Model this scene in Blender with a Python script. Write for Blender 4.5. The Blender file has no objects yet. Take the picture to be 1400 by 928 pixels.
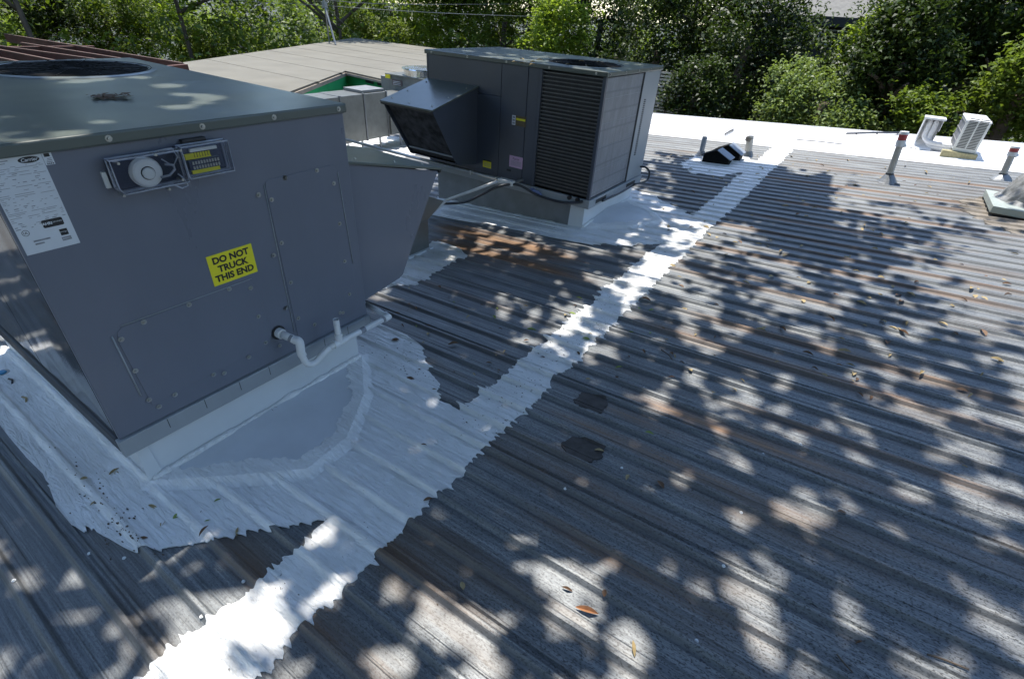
import bpy, math, random
import numpy as np
from mathutils import Matrix, Vector
random.seed(7); RNG = np.random.default_rng(11)
SC = bpy.context.scene; COL = SC.collection
# ------------------------------------------------------------------ camera
CAM = np.array([3.172, -0.8156, 1.8113]); PITCH, ROLL, YAW, FPX = -0.5856, -0.0687, 0.5671, 682.42
def cam_basis():
    cz, sz = math.cos(YAW), math.sin(YAW); cx, sx = math.cos(PITCH), math.sin(PITCH); cr, sr = math.cos(ROLL), math.sin(ROLL)
    Rz = np.array([[cz, -sz, 0], [sz, cz, 0], [0, 0, 1]]); Rx = np.array([[1, 0, 0], [0, cx, -sx], [0, sx, cx]])
    Ry = np.array([[cr, 0, sr], [0, 1, 0], [-sr, 0, cr]])
    return Rz @ Rx @ Ry                                   # columns right, forward, up
RB = cam_basis()
cd = bpy.data.cameras.new('camera'); cam = bpy.data.objects.new('camera', cd); COL.objects.link(cam)
cd.sensor_width = 36; cd.lens = FPX / 1400 * 36; cd.clip_start = 0.05; cd.clip_end = 2000
r_, f_, u_ = RB[:, 0], RB[:, 1], RB[:, 2]
cam.matrix_world = Matrix(((r_[0], u_[0], -f_[0], CAM[0]), (r_[1], u_[1], -f_[1], CAM[1]), (r_[2], u_[2], -f_[2], CAM[2]), (0, 0, 0, 1)))
SC.camera = cam
# ------------------------------------------------------------------ light
SUN = Vector((-0.265, 0.215, 1.0)).normalized()
EL = math.asin(SUN.z); AZ = math.atan2(SUN.x, SUN.y)
w = bpy.data.worlds.new('World'); SC.world = w; w.use_nodes = True
sky = w.node_tree.nodes.new('ShaderNodeTexSky'); sky.sky_type = 'NISHITA'; sky.sun_disc = False
sky.sun_elevation = EL; sky.sun_rotation = AZ; sky.dust_density = 0.5; sky.ozone_density = 2.6
bg = w.node_tree.nodes['Background']; bg.inputs[1].default_value = 0.15
w.node_tree.links.new(sky.outputs[0], bg.inputs[0])
sl = bpy.data.lights.new('sun', 'SUN'); sl.energy = 2.8; sl.angle = math.radians(0.53); sl.color = (1.0, 0.955, 0.88)
so = bpy.data.objects.new('sun', sl); COL.objects.link(so); so.rotation_euler = SUN.to_track_quat('Z', 'Y').to_euler()
SC.view_settings.view_transform = 'Standard'; SC.view_settings.look = 'None'
SC.view_settings.exposure = 1.52; SC.view_settings.gamma = 1
# ------------------------------------------------------------------ geometry of the place
SX, SY = 0.0675, 0.0137
def rz(x, y): return SX * x + SY * y                       # the roof plane
def ray(px, py): return RB @ np.array([(px - 700) / FPX, 1, -(py - 464) / FPX])
def onroof(px, py):
    n = np.array([-SX, -SY, 1]); d = ray(px, py); t = -(n @ CAM) / (n @ d); p = CAM + t * d; return (p[0], p[1], p[2])
def onax(px, py, ax, v): d = ray(px, py); p = CAM + (v - CAM[ax]) / d[ax] * d; return Vector(p)
def onx(px, py, v): return onax(px, py, 0, v)
def ony(px, py, v): return onax(px, py, 1, v)
def onz(px, py, v): return onax(px, py, 2, v)
def topix(P):
    d = (np.asarray(P, float) - CAM) @ RB
    return 700 + FPX * d[..., 0] / d[..., 1], 464 - FPX * d[..., 2] / d[..., 1], d[..., 1]
PITCHY, RIB0 = 0.158, 0.010
L, W = 1.887, 1.187
X1, Y1, ZB1, ZT1 = 1.2796, -0.4995, 0.3154, 1.4331
X2, Y2, ZB2, ZT2 = 1.3179, 3.2046, 0.3509, 1.4378
# ------------------------------------------------------------------ helpers
WM = {}
def tag(o, label=None, cat=None, group=None, kind=None):
    if label: o['label'] = label
    if cat: o['category'] = cat
    if group: o['group'] = group
    if kind: o['kind'] = kind
    return o
def empty(name, loc, rotz=0):
    o = bpy.data.objects.new(name, None); COL.objects.link(o); o.location = loc; o.rotation_euler = (0, 0, rotz)
    o.empty_display_size = 0.1
    WM[o.name] = Matrix.Translation(loc) @ Matrix.Rotation(rotz, 4, 'Z'); return o
class MB:
    def __init__(s): s.v = []; s.f = []
    def add(s, vs, fs):
        n = len(s.v); s.v += [tuple(v) for v in vs]; s.f += [tuple(i + n for i in f) for f in fs]; return s
    def box(s, a, b):
        x0, y0, z0 = a; x1, y1, z1 = b
        return s.add([(x0, y0, z0), (x1, y0, z0), (x1, y1, z0), (x0, y1, z0), (x0, y0, z1), (x1, y0, z1), (x1, y1, z1), (x0, y1, z1)],
                     [(0, 3, 2, 1), (4, 5, 6, 7), (0, 1, 5, 4), (1, 2, 6, 5), (2, 3, 7, 6), (3, 0, 4, 7)])
    def hexa(s, p): return s.add(p, [(0, 3, 2, 1), (4, 5, 6, 7), (0, 1, 5, 4), (1, 2, 6, 5), (2, 3, 7, 6), (3, 0, 4, 7)])
    def prism(s, poly, off):
        n = len(poly); off = Vector(off); vs = [Vector(p) for p in poly]; vs += [p + off for p in vs]
        return s.add(vs, [tuple(range(n - 1, -1, -1)), tuple(range(n, 2 * n))] + [(i, (i + 1) % n, (i + 1) % n + n, i + n) for i in range(n)])
    def poly(s, p): return s.add(p, [tuple(range(len(p)))])
    def tube(s, path, r, n=10, cap=True):
        path = [Vector(p) for p in path]; rs = r if isinstance(r, (list, tuple)) else [r] * len(path); rings = []
        ref = None
        for i, p in enumerate(path):
            d = (path[min(i + 1, len(path) - 1)] - path[max(i - 1, 0)]).normalized()
            if ref is None: ref = d.orthogonal().normalized()
            ref = (ref - d * ref.dot(d)).normalized(); b = d.cross(ref)
            rings.append([p + (ref * math.cos(a) + b * math.sin(a)) * rs[i] for a in [2 * math.pi * k / n for k in range(n)]])
        vs = [q for rg in rings for q in rg]; fs = []
        for i in range(len(path) - 1):
            for k in range(n): fs.append((i * n + k, i * n + (k + 1) % n, (i + 1) * n + (k + 1) % n, (i + 1) * n + k))
        if cap: fs += [tuple(range(n - 1, -1, -1)), tuple((len(path) - 1) * n + k for k in range(n))]
        return s.add(vs, fs)
    def build(s, name, mat, parent=None, world=False, bevel=0, smooth=False, label=None):
        vs = s.v
        if parent is not None and world:
            mi = WM[parent.name].inverted(); vs = [tuple(mi @ Vector(v)) for v in vs]
        me = bpy.data.meshes.new(name); me.from_pydata([tuple(v) for v in vs], [], s.f); me.update()
        return link(name, me, mat, parent, bevel, smooth, label)
def link(name, me, mat, parent=None, bevel=0, smooth=False, label=None):
    if mat is not None and not me.materials: me.materials.append(mat)
    o = bpy.data.objects.new(name, me); COL.objects.link(o)
    if parent is not None: o.parent = parent; WM[o.name] = WM[parent.name]
    else: WM[o.name] = Matrix.Identity(4)
    if smooth:
        me.polygons.foreach_set('use_smooth', [True] * len(me.polygons))
    if bevel:
        m = o.modifiers.new('bevel', 'BEVEL'); m.width = bevel; m.segments = 2; m.limit_method = 'ANGLE'; m.angle_limit = math.radians(40)
    if label: o['label'] = label
    return o
def curve(pts, n=6):
    pts = [Vector(p) for p in pts]; out = []; P = [pts[0]] + pts + [pts[-1]]
    for i in range(1, len(P) - 2):
        for k in range(n):
            t = k / n; a, b, c, d = P[i - 1], P[i], P[i + 1], P[i + 2]
            out.append(0.5 * ((2 * b) + (c - a) * t + (2 * a - 5 * b + 4 * c - d) * t * t + (3 * b - a - 3 * c + d) * t ** 3))
    return out + [pts[-1]]
def place(name, me, parent, M, mat=None):
    """a copy of a shared mesh set in the parent's frame by the world matrix M"""
    if mat is not None and not me.materials: me.materials.append(mat)
    o = bpy.data.objects.new(name, me); COL.objects.link(o); o.parent = parent
    o.matrix_local = WM[parent.name].inverted() @ M if parent is not None else M
    WM[o.name] = M; return o
# ------------------------------------------------------------------ materials
def new_mat(name):
    m = bpy.data.materials.new(name); m.use_nodes = True; nt = m.node_tree
    return m, nt, nt.nodes['Principled BSDF']
def N(nt, t, **kw):
    n = nt.nodes.new(t)
    for k, v in kw.items(): setattr(n, k, v)
    return n
def M_(nt, op, a, b=None, c=None, clamp=False):
    n = N(nt, 'ShaderNodeMath', operation=op, use_clamp=clamp)
    for i, v in enumerate((a, b, c)):
        if v is None: continue
        if hasattr(v, 'is_linked') or hasattr(v, 'links'): nt.links.new(v, n.inputs[i])
        else: n.inputs[i].default_value = v
    return n.outputs[0]
def ramp(nt, fac, stops):
    r = N(nt, 'ShaderNodeValToRGB'); e = r.color_ramp.elements
    while len(e) < len(stops): e.new(0.5)
    for i, (p, c) in enumerate(stops): e[i].position = p; e[i].color = tuple(c) + (1,) if len(c) == 3 else c
    nt.links.new(fac, r.inputs[0]); return r.outputs[0]
def mixc(nt, fac, a, b, mode='MIX'):
    n = N(nt, 'ShaderNodeMix', data_type='RGBA', blend_type=mode)
    for i, v in ((0, fac), (6, a), (7, b)):
        if hasattr(v, 'links'): nt.links.new(v, n.inputs[i])
        else: n.inputs[i].default_value = v if i == 0 else (tuple(v) + (1,))
    return n.outputs[2]
def coord(nt, scale=(1, 1, 1), kind='pos'):
    if kind == 'pos': g = N(nt, 'ShaderNodeNewGeometry').outputs['Position']
    else: g = N(nt, 'ShaderNodeTexCoord').outputs['Object']
    mp = N(nt, 'ShaderNodeMapping'); mp.inputs['Scale'].default_value = scale; nt.links.new(g, mp.inputs[0]); return mp.outputs[0]
def noise(nt, vec, scale, detail=4, rough=0.55, dist=0.0):
    n = N(nt, 'ShaderNodeTexNoise'); n.inputs['Scale'].default_value = scale; n.inputs['Detail'].default_value = detail
    n.inputs['Roughness'].default_value = rough; n.inputs['Distortion'].default_value = dist; nt.links.new(vec, n.inputs['Vector']); return n.outputs[0]
def bump(nt, b, h, strength=0.3, dist=0.01, prev=None):
    n = N(nt, 'ShaderNodeBump'); n.inputs['Strength'].default_value = strength; n.inputs['Distance'].default_value = dist
    nt.links.new(h, n.inputs['Height'])
    if prev is not None: nt.links.new(prev, n.inputs['Normal'])
    nt.links.new(n.outputs[0], b.inputs['Normal']); return n.outputs[0]
def simple(name, col, rough=0.5, metal=0, var=0.12, scale=6, spec=0.5, bmp=0.0, coat=0.0, stretch=(1, 1, 1)):
    m, nt, b = new_mat(name); v = coord(nt, stretch)
    n = noise(nt, v, scale, 5); c0 = tuple(max(0, c * (1 - var)) for c in col); c1 = tuple(min(1, c * (1 + var)) for c in col)
    nt.links.new(ramp(nt, n, [(0.3, c0), (0.7, c1)]), b.inputs['Base Color'])
    b.inputs['Roughness'].default_value = rough; b.inputs['Metallic'].default_value = metal
    b.inputs['Specular IOR Level'].default_value = spec; b.inputs['Coat Weight'].default_value = coat; b.inputs['Coat Roughness'].default_value = 0.12
    if bmp: bump(nt, b, n, bmp, 0.01)
    return m
def make_roof_metal():
    m, nt, b = new_mat('weathered_galvanised_roof')
    g = N(nt, 'ShaderNodeNewGeometry'); sep = N(nt, 'ShaderNodeSeparateXYZ'); nt.links.new(g.outputs['Position'], sep.inputs[0])
    X, Y = sep.outputs[0], sep.outputs[1]
    streak = noise(nt, coord(nt, (1.3, 45, 1)), 1.6, 6, 0.7)
    fine = noise(nt, coord(nt, (2.5, 130, 1)), 1.2, 3, 0.6)
    blot = noise(nt, coord(nt, (1, 2.2, 1)), 2.2, 6, 0.6)
    speck = noise(nt, coord(nt, (.7, 1.5, 1)), 130, 3, 0.75)
    base = ramp(nt, streak, [(0.3, (0.11, 0.12, 0.13)), (0.48, (0.185, 0.197, 0.205)), (0.68, (0.33, 0.34, 0.335))])
    base = mixc(nt, M_(nt, 'MULTIPLY', ramp(nt, blot, [(0.45, (0, 0, 0)), (0.7, (1, 1, 1))]), 0.45), base, (0.13, 0.125, 0.12))
    base = mixc(nt, M_(nt, 'MULTIPLY', ramp(nt, fine, [(0.5, (0, 0, 0)), (0.62, (1, 1, 1))]), 0.5), base, (0.085, 0.088, 0.09))
    # black grit, heavier towards the near right
    far = M_(nt, 'MULTIPLY_ADD', X, 0.35, -0.35, True); near = M_(nt, 'MULTIPLY_ADD', Y, -0.22, 1.1, True)
    gw = M_(nt, 'MULTIPLY', far, near)
    grit = M_(nt, 'MULTIPLY', ramp(nt, speck, [(0.52, (0, 0, 0)), (0.60, (1, 1, 1))]), M_(nt, 'MULTIPLY_ADD', gw, 0.9, 0.18))
    base = mixc(nt, grit, base, (0.035, 0.035, 0.035))
    # rust streaks: y, half width, x from, x to, strength
    rn = noise(nt, coord(nt, (1.6, 16, 1)), 2.0, 5, 0.65)
    total = None
    for (y0, hw, xa, xb, s) in [(1.20, 0.07, 2.55, 3.9, 1.0), (1.42, 0.05, 3.0, 4.6, .6), (6.17, 0.05, 2.0, 5.0, .9), (5.85, 0.04, 2.6, 5.0, .7), (2.86, 0.05, 2.1, 3.9, .8),
                                (3.47, 0.05, 1.9, 4.6, .8), (2.58, 0.17, 0.0, 1.7, 2.2), (2.30, 0.12, 0.2, 1.95, 1.8), (-0.13, 0.07, 1.9, 2.8, 1.0), (1.93, 0.07, 2.2, 4.4, .9),
                                (2.22, 0.06, 2.5, 4.6, .8), (0.87, 0.05, 2.2, 3.8, .6), (3.02, 0.05, 1.8, 3.6, .6), (4.1, 0.05, 1.9, 4.6, .6), (0.56, 0.04, 2.3, 3.4, .4), (1.6, 0.05, 0.6, 1.9, .5), (5.2, 0.04, 2.4, 4.8, .8), (4.55, 0.05, 2.3, 4.3, .9), (3.8, 0.05, 2.8, 4.8, .7), (0.30, 0.05, 2.5, 3.6, .7), (-0.45, 0.06, 1.6, 2.8, .8), (7.1, 0.04, 2.6, 6, .7), (1.05, .05, 2.4, 3.1, 1.0)]:
        d = M_(nt, 'ABSOLUTE', M_(nt, 'SUBTRACT', Y, y0)); a = M_(nt, 'SUBTRACT', 1.0, M_(nt, 'DIVIDE', d, hw), None, True)
        e0 = M_(nt, 'MULTIPLY', M_(nt, 'SUBTRACT', X, xa), 3.0, None, True); e1 = M_(nt, 'MULTIPLY', M_(nt, 'SUBTRACT', xb, X), 1.6, None, True)
        a = M_(nt, 'MULTIPLY', M_(nt, 'MULTIPLY', a, e0), M_(nt, 'MULTIPLY', e1, s)); total = a if total is None else M_(nt, 'MAXIMUM', total, a)
    rm = M_(nt, 'MULTIPLY', total, M_(nt, 'MULTIPLY_ADD', rn, 2.8, -0.25, True), None, True)
    base = mixc(nt, M_(nt, 'MULTIPLY', rm, 0.95), base, ramp(nt, fine, [(0.35, (0.085, 0.045, 0.022)), (0.65, (0.33, 0.19, 0.10))]))
    wide = M_(nt, 'MULTIPLY', ramp(nt, noise(nt, coord(nt, (0.5, 5, 1)), 1.3, 4, .6), [(0.5, (0, 0, 0)), (0.68, (1, 1, 1))]), 0.6)
    base = mixc(nt, wide, base, (0.12, 0.085, 0.058))
    # grime along the low side of every rib, with the flank's shade painted in
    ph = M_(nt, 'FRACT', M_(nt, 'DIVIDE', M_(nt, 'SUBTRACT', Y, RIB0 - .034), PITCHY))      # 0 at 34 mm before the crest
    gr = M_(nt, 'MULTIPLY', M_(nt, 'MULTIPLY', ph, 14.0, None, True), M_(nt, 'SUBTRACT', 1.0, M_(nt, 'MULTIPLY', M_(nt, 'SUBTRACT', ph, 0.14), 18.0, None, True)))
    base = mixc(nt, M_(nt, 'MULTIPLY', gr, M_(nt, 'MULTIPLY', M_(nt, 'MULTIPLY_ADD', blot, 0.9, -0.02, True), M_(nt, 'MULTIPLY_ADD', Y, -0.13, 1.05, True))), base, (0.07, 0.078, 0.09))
    nt.links.new(base, b.inputs['Base Color']); b.inputs['Metallic'].default_value = 0.25
    nt.links.new(M_(nt, 'MULTIPLY_ADD', streak, 0.3, 0.38), b.inputs['Roughness'])
    n1 = bump(nt, b, streak, 0.22, 0.004); bump(nt, b, speck, 0.25, 0.002, n1)
    return m
def make_coat(name, col, dirt=0.35, st=(1, 1, 1)):
    m, nt, b = new_mat(name)
    br = noise(nt, coord(nt, (5, 30, 5)), 1.6, 6, 0.65, 0.8); bl = noise(nt, coord(nt), 5, 6, 0.6); sp = noise(nt, coord(nt, (1, 1.6, 1)), 38, 4, 0.75)
    base = ramp(nt, bl, [(0.3, tuple(c * .86 for c in col)), (0.6, col)])
    mask = M_(nt, 'MULTIPLY', ramp(nt, sp, [(0.64, (0, 0, 0)), (0.70, (1, 1, 1))]), ramp(nt, bl, [(0.42, (0, 0, 0)), (0.62, (1, 1, 1))]))
    base = mixc(nt, M_(nt, 'MULTIPLY', mask, dirt * 2.2, None, True), base, (0.17, 0.155, 0.13))
    scuff = noise(nt, coord(nt, (2, 14, 1)), 7, 5, 0.7)
    base = mixc(nt, M_(nt, 'MULTIPLY', ramp(nt, scuff, [(0.6, (0, 0, 0)), (0.75, (1, 1, 1))]), dirt), base, tuple(c * 0.6 for c in col))
    nt.links.new(base, b.inputs['Base Color']); b.inputs['Roughness'].default_value = 0.5
    n1 = bump(nt, b, br, 1.0, 0.016); n2_ = bump(nt, b, bl, 0.8, 0.03, n1); bump(nt, b, noise(nt, coord(nt, (1, 1, 1)), 22, 5, .65, 1.5), 0.5, 0.006, n2_)
    return m
def make_paint(name, col, rough=0.3, streaks=0.15, rv=0.2):
    m, nt, b = new_mat(name); n = noise(nt, coord(nt, (1, 1, 0.35)), 5, 5, .6); n2 = noise(nt, coord(nt), 1.6, 2)
    f = noise(nt, coord(nt), 260, 2, .5)
    nt.links.new(mixc(nt, M_(nt, 'MULTIPLY', ramp(nt, n, [(0.4, (0, 0, 0)), (0.75, (1, 1, 1))]), streaks), col, tuple(c * 1.45 for c in col)), b.inputs['Base Color'])
    nt.links.new(M_(nt, 'MULTIPLY_ADD', n, rv, rough - rv / 2), b.inputs['Roughness'])
    n1 = bump(nt, b, n2, 0.45, 0.03); bump(nt, b, f, 0.05, 0.001, n1); return m
def make_leaf(name, dark, light, trans=0.35, scale=1.2):
    m, nt, b = new_mat(name)
    n = noise(nt, coord(nt), scale, 4, .7); rnd = N(nt, 'ShaderNodeNewGeometry').outputs['Random Per Island']
    c = mixc(nt, M_(nt, 'MULTIPLY_ADD', rnd, 0.7, M_(nt, 'MULTIPLY_ADD', n, 1.2, -0.5), True), dark, light)
    nt.links.new(c, b.inputs['Base Color']); b.inputs['Roughness'].default_value = 0.5; b.inputs['Specular IOR Level'].default_value = 0.3
    tr = N(nt, 'ShaderNodeBsdfTranslucent'); mx = N(nt, 'ShaderNodeMixShader'); mx.inputs[0].default_value = trans
    nt.links.new(mixc(nt, 0.6, c, (light[0] * 1.2, light[1] * 1.3, light[2] * .4)), tr.inputs[0])
    nt.links.new(b.outputs[0], mx.inputs[1]); nt.links.new(tr.outputs[0], mx.inputs[2])
    nt.links.new(mx.outputs[0], nt.nodes['Material Output'].inputs[0]); return m
def make_glass():
    m, nt, b = new_mat('clear_plastic_cover'); nt.nodes.remove(b)
    t = N(nt, 'ShaderNodeBsdfTransparent'); t.inputs[0].default_value = (.93, .94, .97, 1); g = N(nt, 'ShaderNodeBsdfGlossy'); g.inputs['Roughness'].default_value = 0.08
    lw = N(nt, 'ShaderNodeLayerWeight'); lw.inputs[0].default_value = 0.45
    mx = N(nt, 'ShaderNodeMixShader'); nt.links.new(M_(nt, 'MULTIPLY_ADD', lw.outputs[0], 0.55, 0.02), mx.inputs[0])
    nt.links.new(t.outputs[0], mx.inputs[1]); nt.links.new(g.outputs[0], mx.inputs[2]); nt.links.new(mx.outputs[0], nt.nodes['Material Output'].inputs[0]); return m
def make_coil(name, base, line, axis, freq, rough=.5):
    m, nt, b = new_mat(name); wv = N(nt, 'ShaderNodeTexWave', wave_type='BANDS', bands_direction='Z'); wv.inputs['Scale'].default_value = freq
    wv.inputs['Distortion'].default_value = 0.3; nt.links.new(coord(nt), wv.inputs[0])
    fv = N(nt, 'ShaderNodeTexWave', wave_type='BANDS', bands_direction=axis); fv.inputs['Scale'].default_value = 60; nt.links.new(coord(nt), fv.inputs[0])
    n = noise(nt, coord(nt, (2.5, 2.5, .8)), 3.5, 6, .7)
    c = mixc(nt, M_(nt, 'MULTIPLY', ramp(nt, wv.outputs[1], [(0.0, (1, 1, 1)), (0.06, (0, 0, 0))]), .7), ramp(nt, n, [(0.3, tuple(x * .55 for x in base)), (0.68, base)]), line)
    c = mixc(nt, M_(nt, 'MULTIPLY', fv.outputs[1], .35), c, line)
    nt.links.new(c, b.inputs['Base Color']); b.inputs['Roughness'].default_value = rough; b.inputs['Metallic'].default_value = .3
    bump(nt, b, fv.outputs[1], 0.4, 0.002); return m
MT = {}
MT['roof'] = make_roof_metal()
MT['coat'] = make_coat('white_roof_coating', (0.84, 0.84, 0.825), 0.75)
MT['coat_clean'] = make_coat('fresh_white_coating', (0.84, 0.84, 0.835), 0.16)
MT['band'] = make_coat('white_coated_panels', (0.82, 0.82, 0.82), 0.06)
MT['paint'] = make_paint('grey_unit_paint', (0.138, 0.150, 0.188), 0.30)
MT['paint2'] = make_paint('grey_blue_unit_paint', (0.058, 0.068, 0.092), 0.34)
MT['top'] = make_paint('grey_top_paint', (0.10, 0.115, 0.103), 0.32, 0.10, .05)
MT['rail'] = make_paint('rail_grey', (0.27, 0.29, 0.31), 0.4, 0.3)
MT['galv'] = simple('galvanised_sheet', (0.18, 0.19, 0.185), 0.38, 0.6, 0.14, 9, bmp=0.04)
MT['galvdull'] = simple('dull_galvanised_sheet', (0.20, 0.21, 0.22), 0.5, 0.35, 0.15, 7, bmp=0.05)
MT['saddle'] = simple('painted_saddle_metal', (0.64, 0.66, 0.69), 0.42, 0.1, 0.1, 3)
MT['curb'] = simple('white_painted_curb', (0.60, 0.62, 0.64), 0.5, 0, 0.05, 4, bmp=0.05)
MT['shiny'] = simple('bright_metal_cap', (0.75, 0.75, 0.75), 0.22, 1.0, 0.08, 4)
MT['screw'] = simple('zinc_screw', (0.42, 0.42, 0.40), 0.35, 0.8, 0.1, 30)
MT['ventblack'] = simple('matt_black', (0.006, 0.006, 0.006), 0.8, 0, 0.3, 20, spec=.15)  # even black, shared by the roof vent and the fan parts
MT['black'] = simple('black_plastic', (0.015, 0.015, 0.017), 0.45, 0, 0.3, 20)
MT['dark'] = simple('dark_interior', (0.02, 0.022, 0.026), 0.6, 0, 0.3, 10)
MT['pvc'] = simple('white_pvc', (0.66, 0.67, 0.68), 0.38, 0, 0.05, 12)
MT['pvcgrey'] = simple('weathered_vent_pipe', (0.42, 0.40, 0.36), 0.6, 0, 0.15, 14, bmp=.1)
MT['pvcblue'] = simple('grey_blue_vent_pipe', (0.24, 0.27, 0.31), 0.55, 0, 0.12, 14, bmp=.1)
MT['red'] = simple('faded_red_tape', (0.42, 0.06, 0.06), 0.6, 0, 0.25, 20)
MT['white'] = simple('white_enamel', (0.74, 0.75, 0.74), 0.35, 0, 0.05, 5)
MT['beige'] = simple('pale_beige_enamel', (0.62, 0.63, 0.60), 0.42, 0, 0.05, 5)
MT['paper'] = simple('white_sticker', (0.60, 0.63, 0.68), 0.5, 0, 0.04, 8)
MT['ink'] = simple('black_ink', (0.012, 0.012, 0.014), 0.5, 0, 0.1, 8)
MT['greyink'] = simple('grey_ink', (0.22, 0.23, 0.26), 0.5, 0, 0.25, 60)
MT['yellow'] = simple('yellow_sticker', (0.74, 0.66, 0.02), 0.5, 0, 0.05, 8)
MT['pink'] = simple('pink_sticker', (0.50, 0.33, 0.50), 0.5, 0, 0.05, 8)
MT['brown'] = simple('brown_sticker_print', (0.10, 0.07, 0.03), 0.5, 0, 0.2, 30)
MT['conduit'] = simple('grey_conduit', (0.36, 0.37, 0.38), 0.35, 0.5, 0.1, 10)
MT['hose'] = simple('black_hose', (0.03, 0.034, 0.042), 0.4, 0, 0.15, 12)
MT['wood'] = simple('weathered_timber', (0.30, 0.27, 0.15), 0.7, 0, 0.25, 9, bmp=.3, stretch=(4, 1, 4))
MT['rafterlit'] = simple('sunlit_rafter_top', (0.075, 0.035, 0.025), 0.6, 0, 0.3, 6)  # lighter red-brown that paints in the sun on the rafter tops
MT['gloss'] = make_paint('glossy_film_faced_panel', (0.018, 0.02, 0.024), 0.06, 0.1, .03)
MT['redwood'] = simple('red_brown_rafter_paint', (0.07, 0.022, 0.015), 0.6, 0, 0.35, 6, bmp=.2)
MT['tanroof'] = simple('tan_rolled_roofing', (0.142, 0.134, 0.108), 0.85, 0, 0.12, 1.4, bmp=.3)
MT['green'] = simple('green_wall_paint', (0.025, 0.34, 0.11), 0.6, 0, 0.12, 3)
MT['fascia'] = simple('tan_fascia', (0.36, 0.30, 0.24), 0.6, 0, 0.15, 5)
MT['tar'] = simple('dark_tar_patch', (0.06, 0.052, 0.047), 0.75, 0, 0.35, 20, bmp=.5)
MT['mastic'] = simple('silver_mastic', (0.24, 0.24, 0.235), 0.6, 0.25, 0.35, 14, bmp=1.0)
MT['brownpatch'] = simple('brown_worn_sealant', (0.19, 0.165, 0.135), 0.8, 0, 0.25, 12, bmp=.5)
MT['housewall'] = simple('dark_blue_grey_siding', (0.018, 0.021, 0.024), 0.8, 0, 0.15, 4)
MT['shingle'] = simple('grey_shingles', (0.15, 0.145, 0.13), 0.9, 0, 0.2, 6, bmp=.4)
MT['glasspane'] = simple('dark_window_glass', (0.02, 0.025, 0.03), 0.08, 0, 0.1, 2)
MT['trim'] = simple('pale_window_trim', (0.35, 0.37, 0.38), 0.6, 0, 0.1, 4)
MT['slat'] = simple('pale_fence_slat', (0.42, 0.38, 0.31), 0.7, 0, 0.2, 8)
MT['bark'] = simple('tree_bark', (0.10, 0.075, 0.055), 0.9, 0, 0.35, 8, bmp=.9, stretch=(1, 1, .3))
MT['ground'] = simple('dark_soil', (0.045, 0.045, 0.03), 0.95, 0, 0.4, 0.8, bmp=.5)  # own tone of dark soil and grass
MT['wall'] = simple('pale_block_wall', (0.40, 0.39, 0.36), 0.8, 0, 0.1, 2)
MT['wire'] = simple('pale_cable', (0.22, 0.23, 0.23), 0.5, 0.3, 0.05, 4)
MT['navy'] = simple('navy_detector_base', (0.035, 0.045, 0.085), 0.35, 0, 0.2, 10)
MT['offwhite'] = simple('sensor_white', (0.78, 0.78, 0.78), 0.45, 0, 0.03, 10)
MT['blue'] = simple('blue_plastic', (0.02, 0.20, 0.38), 0.4, 0, 0.15, 10)
MT['glass'] = make_glass()
MT['edge'] = simple('clear_plastic_rim', (0.30, 0.32, 0.38), 0.15, 0, 0.15, 40, spec=.8)
MT['coilside'] = make_coil('condenser_coil_face', (0.30, 0.31, 0.34), (0.15, 0.16, 0.18), 'Y', 2.2)
MT['coilfront'] = make_coil('condenser_coil_dark', (0.045, 0.045, 0.05), (0.015, 0.015, 0.018), 'X', 10)
MT['bar'] = simple('coil_guard_bar', (0.125, 0.125, 0.125), 0.4, 0.3, 0.2, 20)
MT['filter'] = simple('dirty_filter_mesh', (0.04, 0.04, 0.045), 0.7, 0.2, 0.95, 14, bmp=.6)
LEAF_COL = {'green': simple('green_fallen_leaf', (0.20, 0.26, 0.05), .6, 0, .2, 40), 'tan': simple('tan_fallen_leaf', (0.34, 0.26, 0.13), .7, 0, .2, 40),
            'brown': simple('brown_fallen_leaf', (0.13, 0.07, 0.035), .7, 0, .3, 40), 'orange': simple('orange_fallen_leaf', (0.42, 0.20, 0.09), .6, 0, .15, 30)}
LM = {'mid': make_leaf('mid_green_leaves', (0.025, 0.05, 0.007), (0.20, 0.265, 0.045)),
      'bright': make_leaf('bright_yellow_green_leaves', (0.06, 0.11, 0.012), (0.34, 0.43, 0.07), .45),
      'dark': make_leaf('dark_evergreen_leaves', (0.008, 0.017, 0.005), (0.06, 0.095, 0.02), .25),
      'vine': make_leaf('grey_green_vine_leaves', (0.03, 0.06, 0.015), (0.26, 0.33, 0.11), .3),
      'canopy': make_leaf('canopy_leaves', (0.02, 0.04, 0.01), (0.08, 0.12, 0.03), .12)}
def quadmesh(name, V, nq):
    """V: (nq*4,3) array"""
    me = bpy.data.meshes.new(name); me.vertices.add(nq * 4); me.vertices.foreach_set('co', V.astype(np.float32).ravel())
    me.loops.add(nq * 4); me.loops.foreach_set('vertex_index', np.arange(nq * 4, dtype=np.int32))
    me.polygons.add(nq); me.polygons.foreach_set('loop_start', np.arange(0, nq * 4, 4, dtype=np.int32)); me.polygons.foreach_set('loop_total', np.full(nq, 4, np.int32))
    me.update(calc_edges=True); return me
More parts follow.
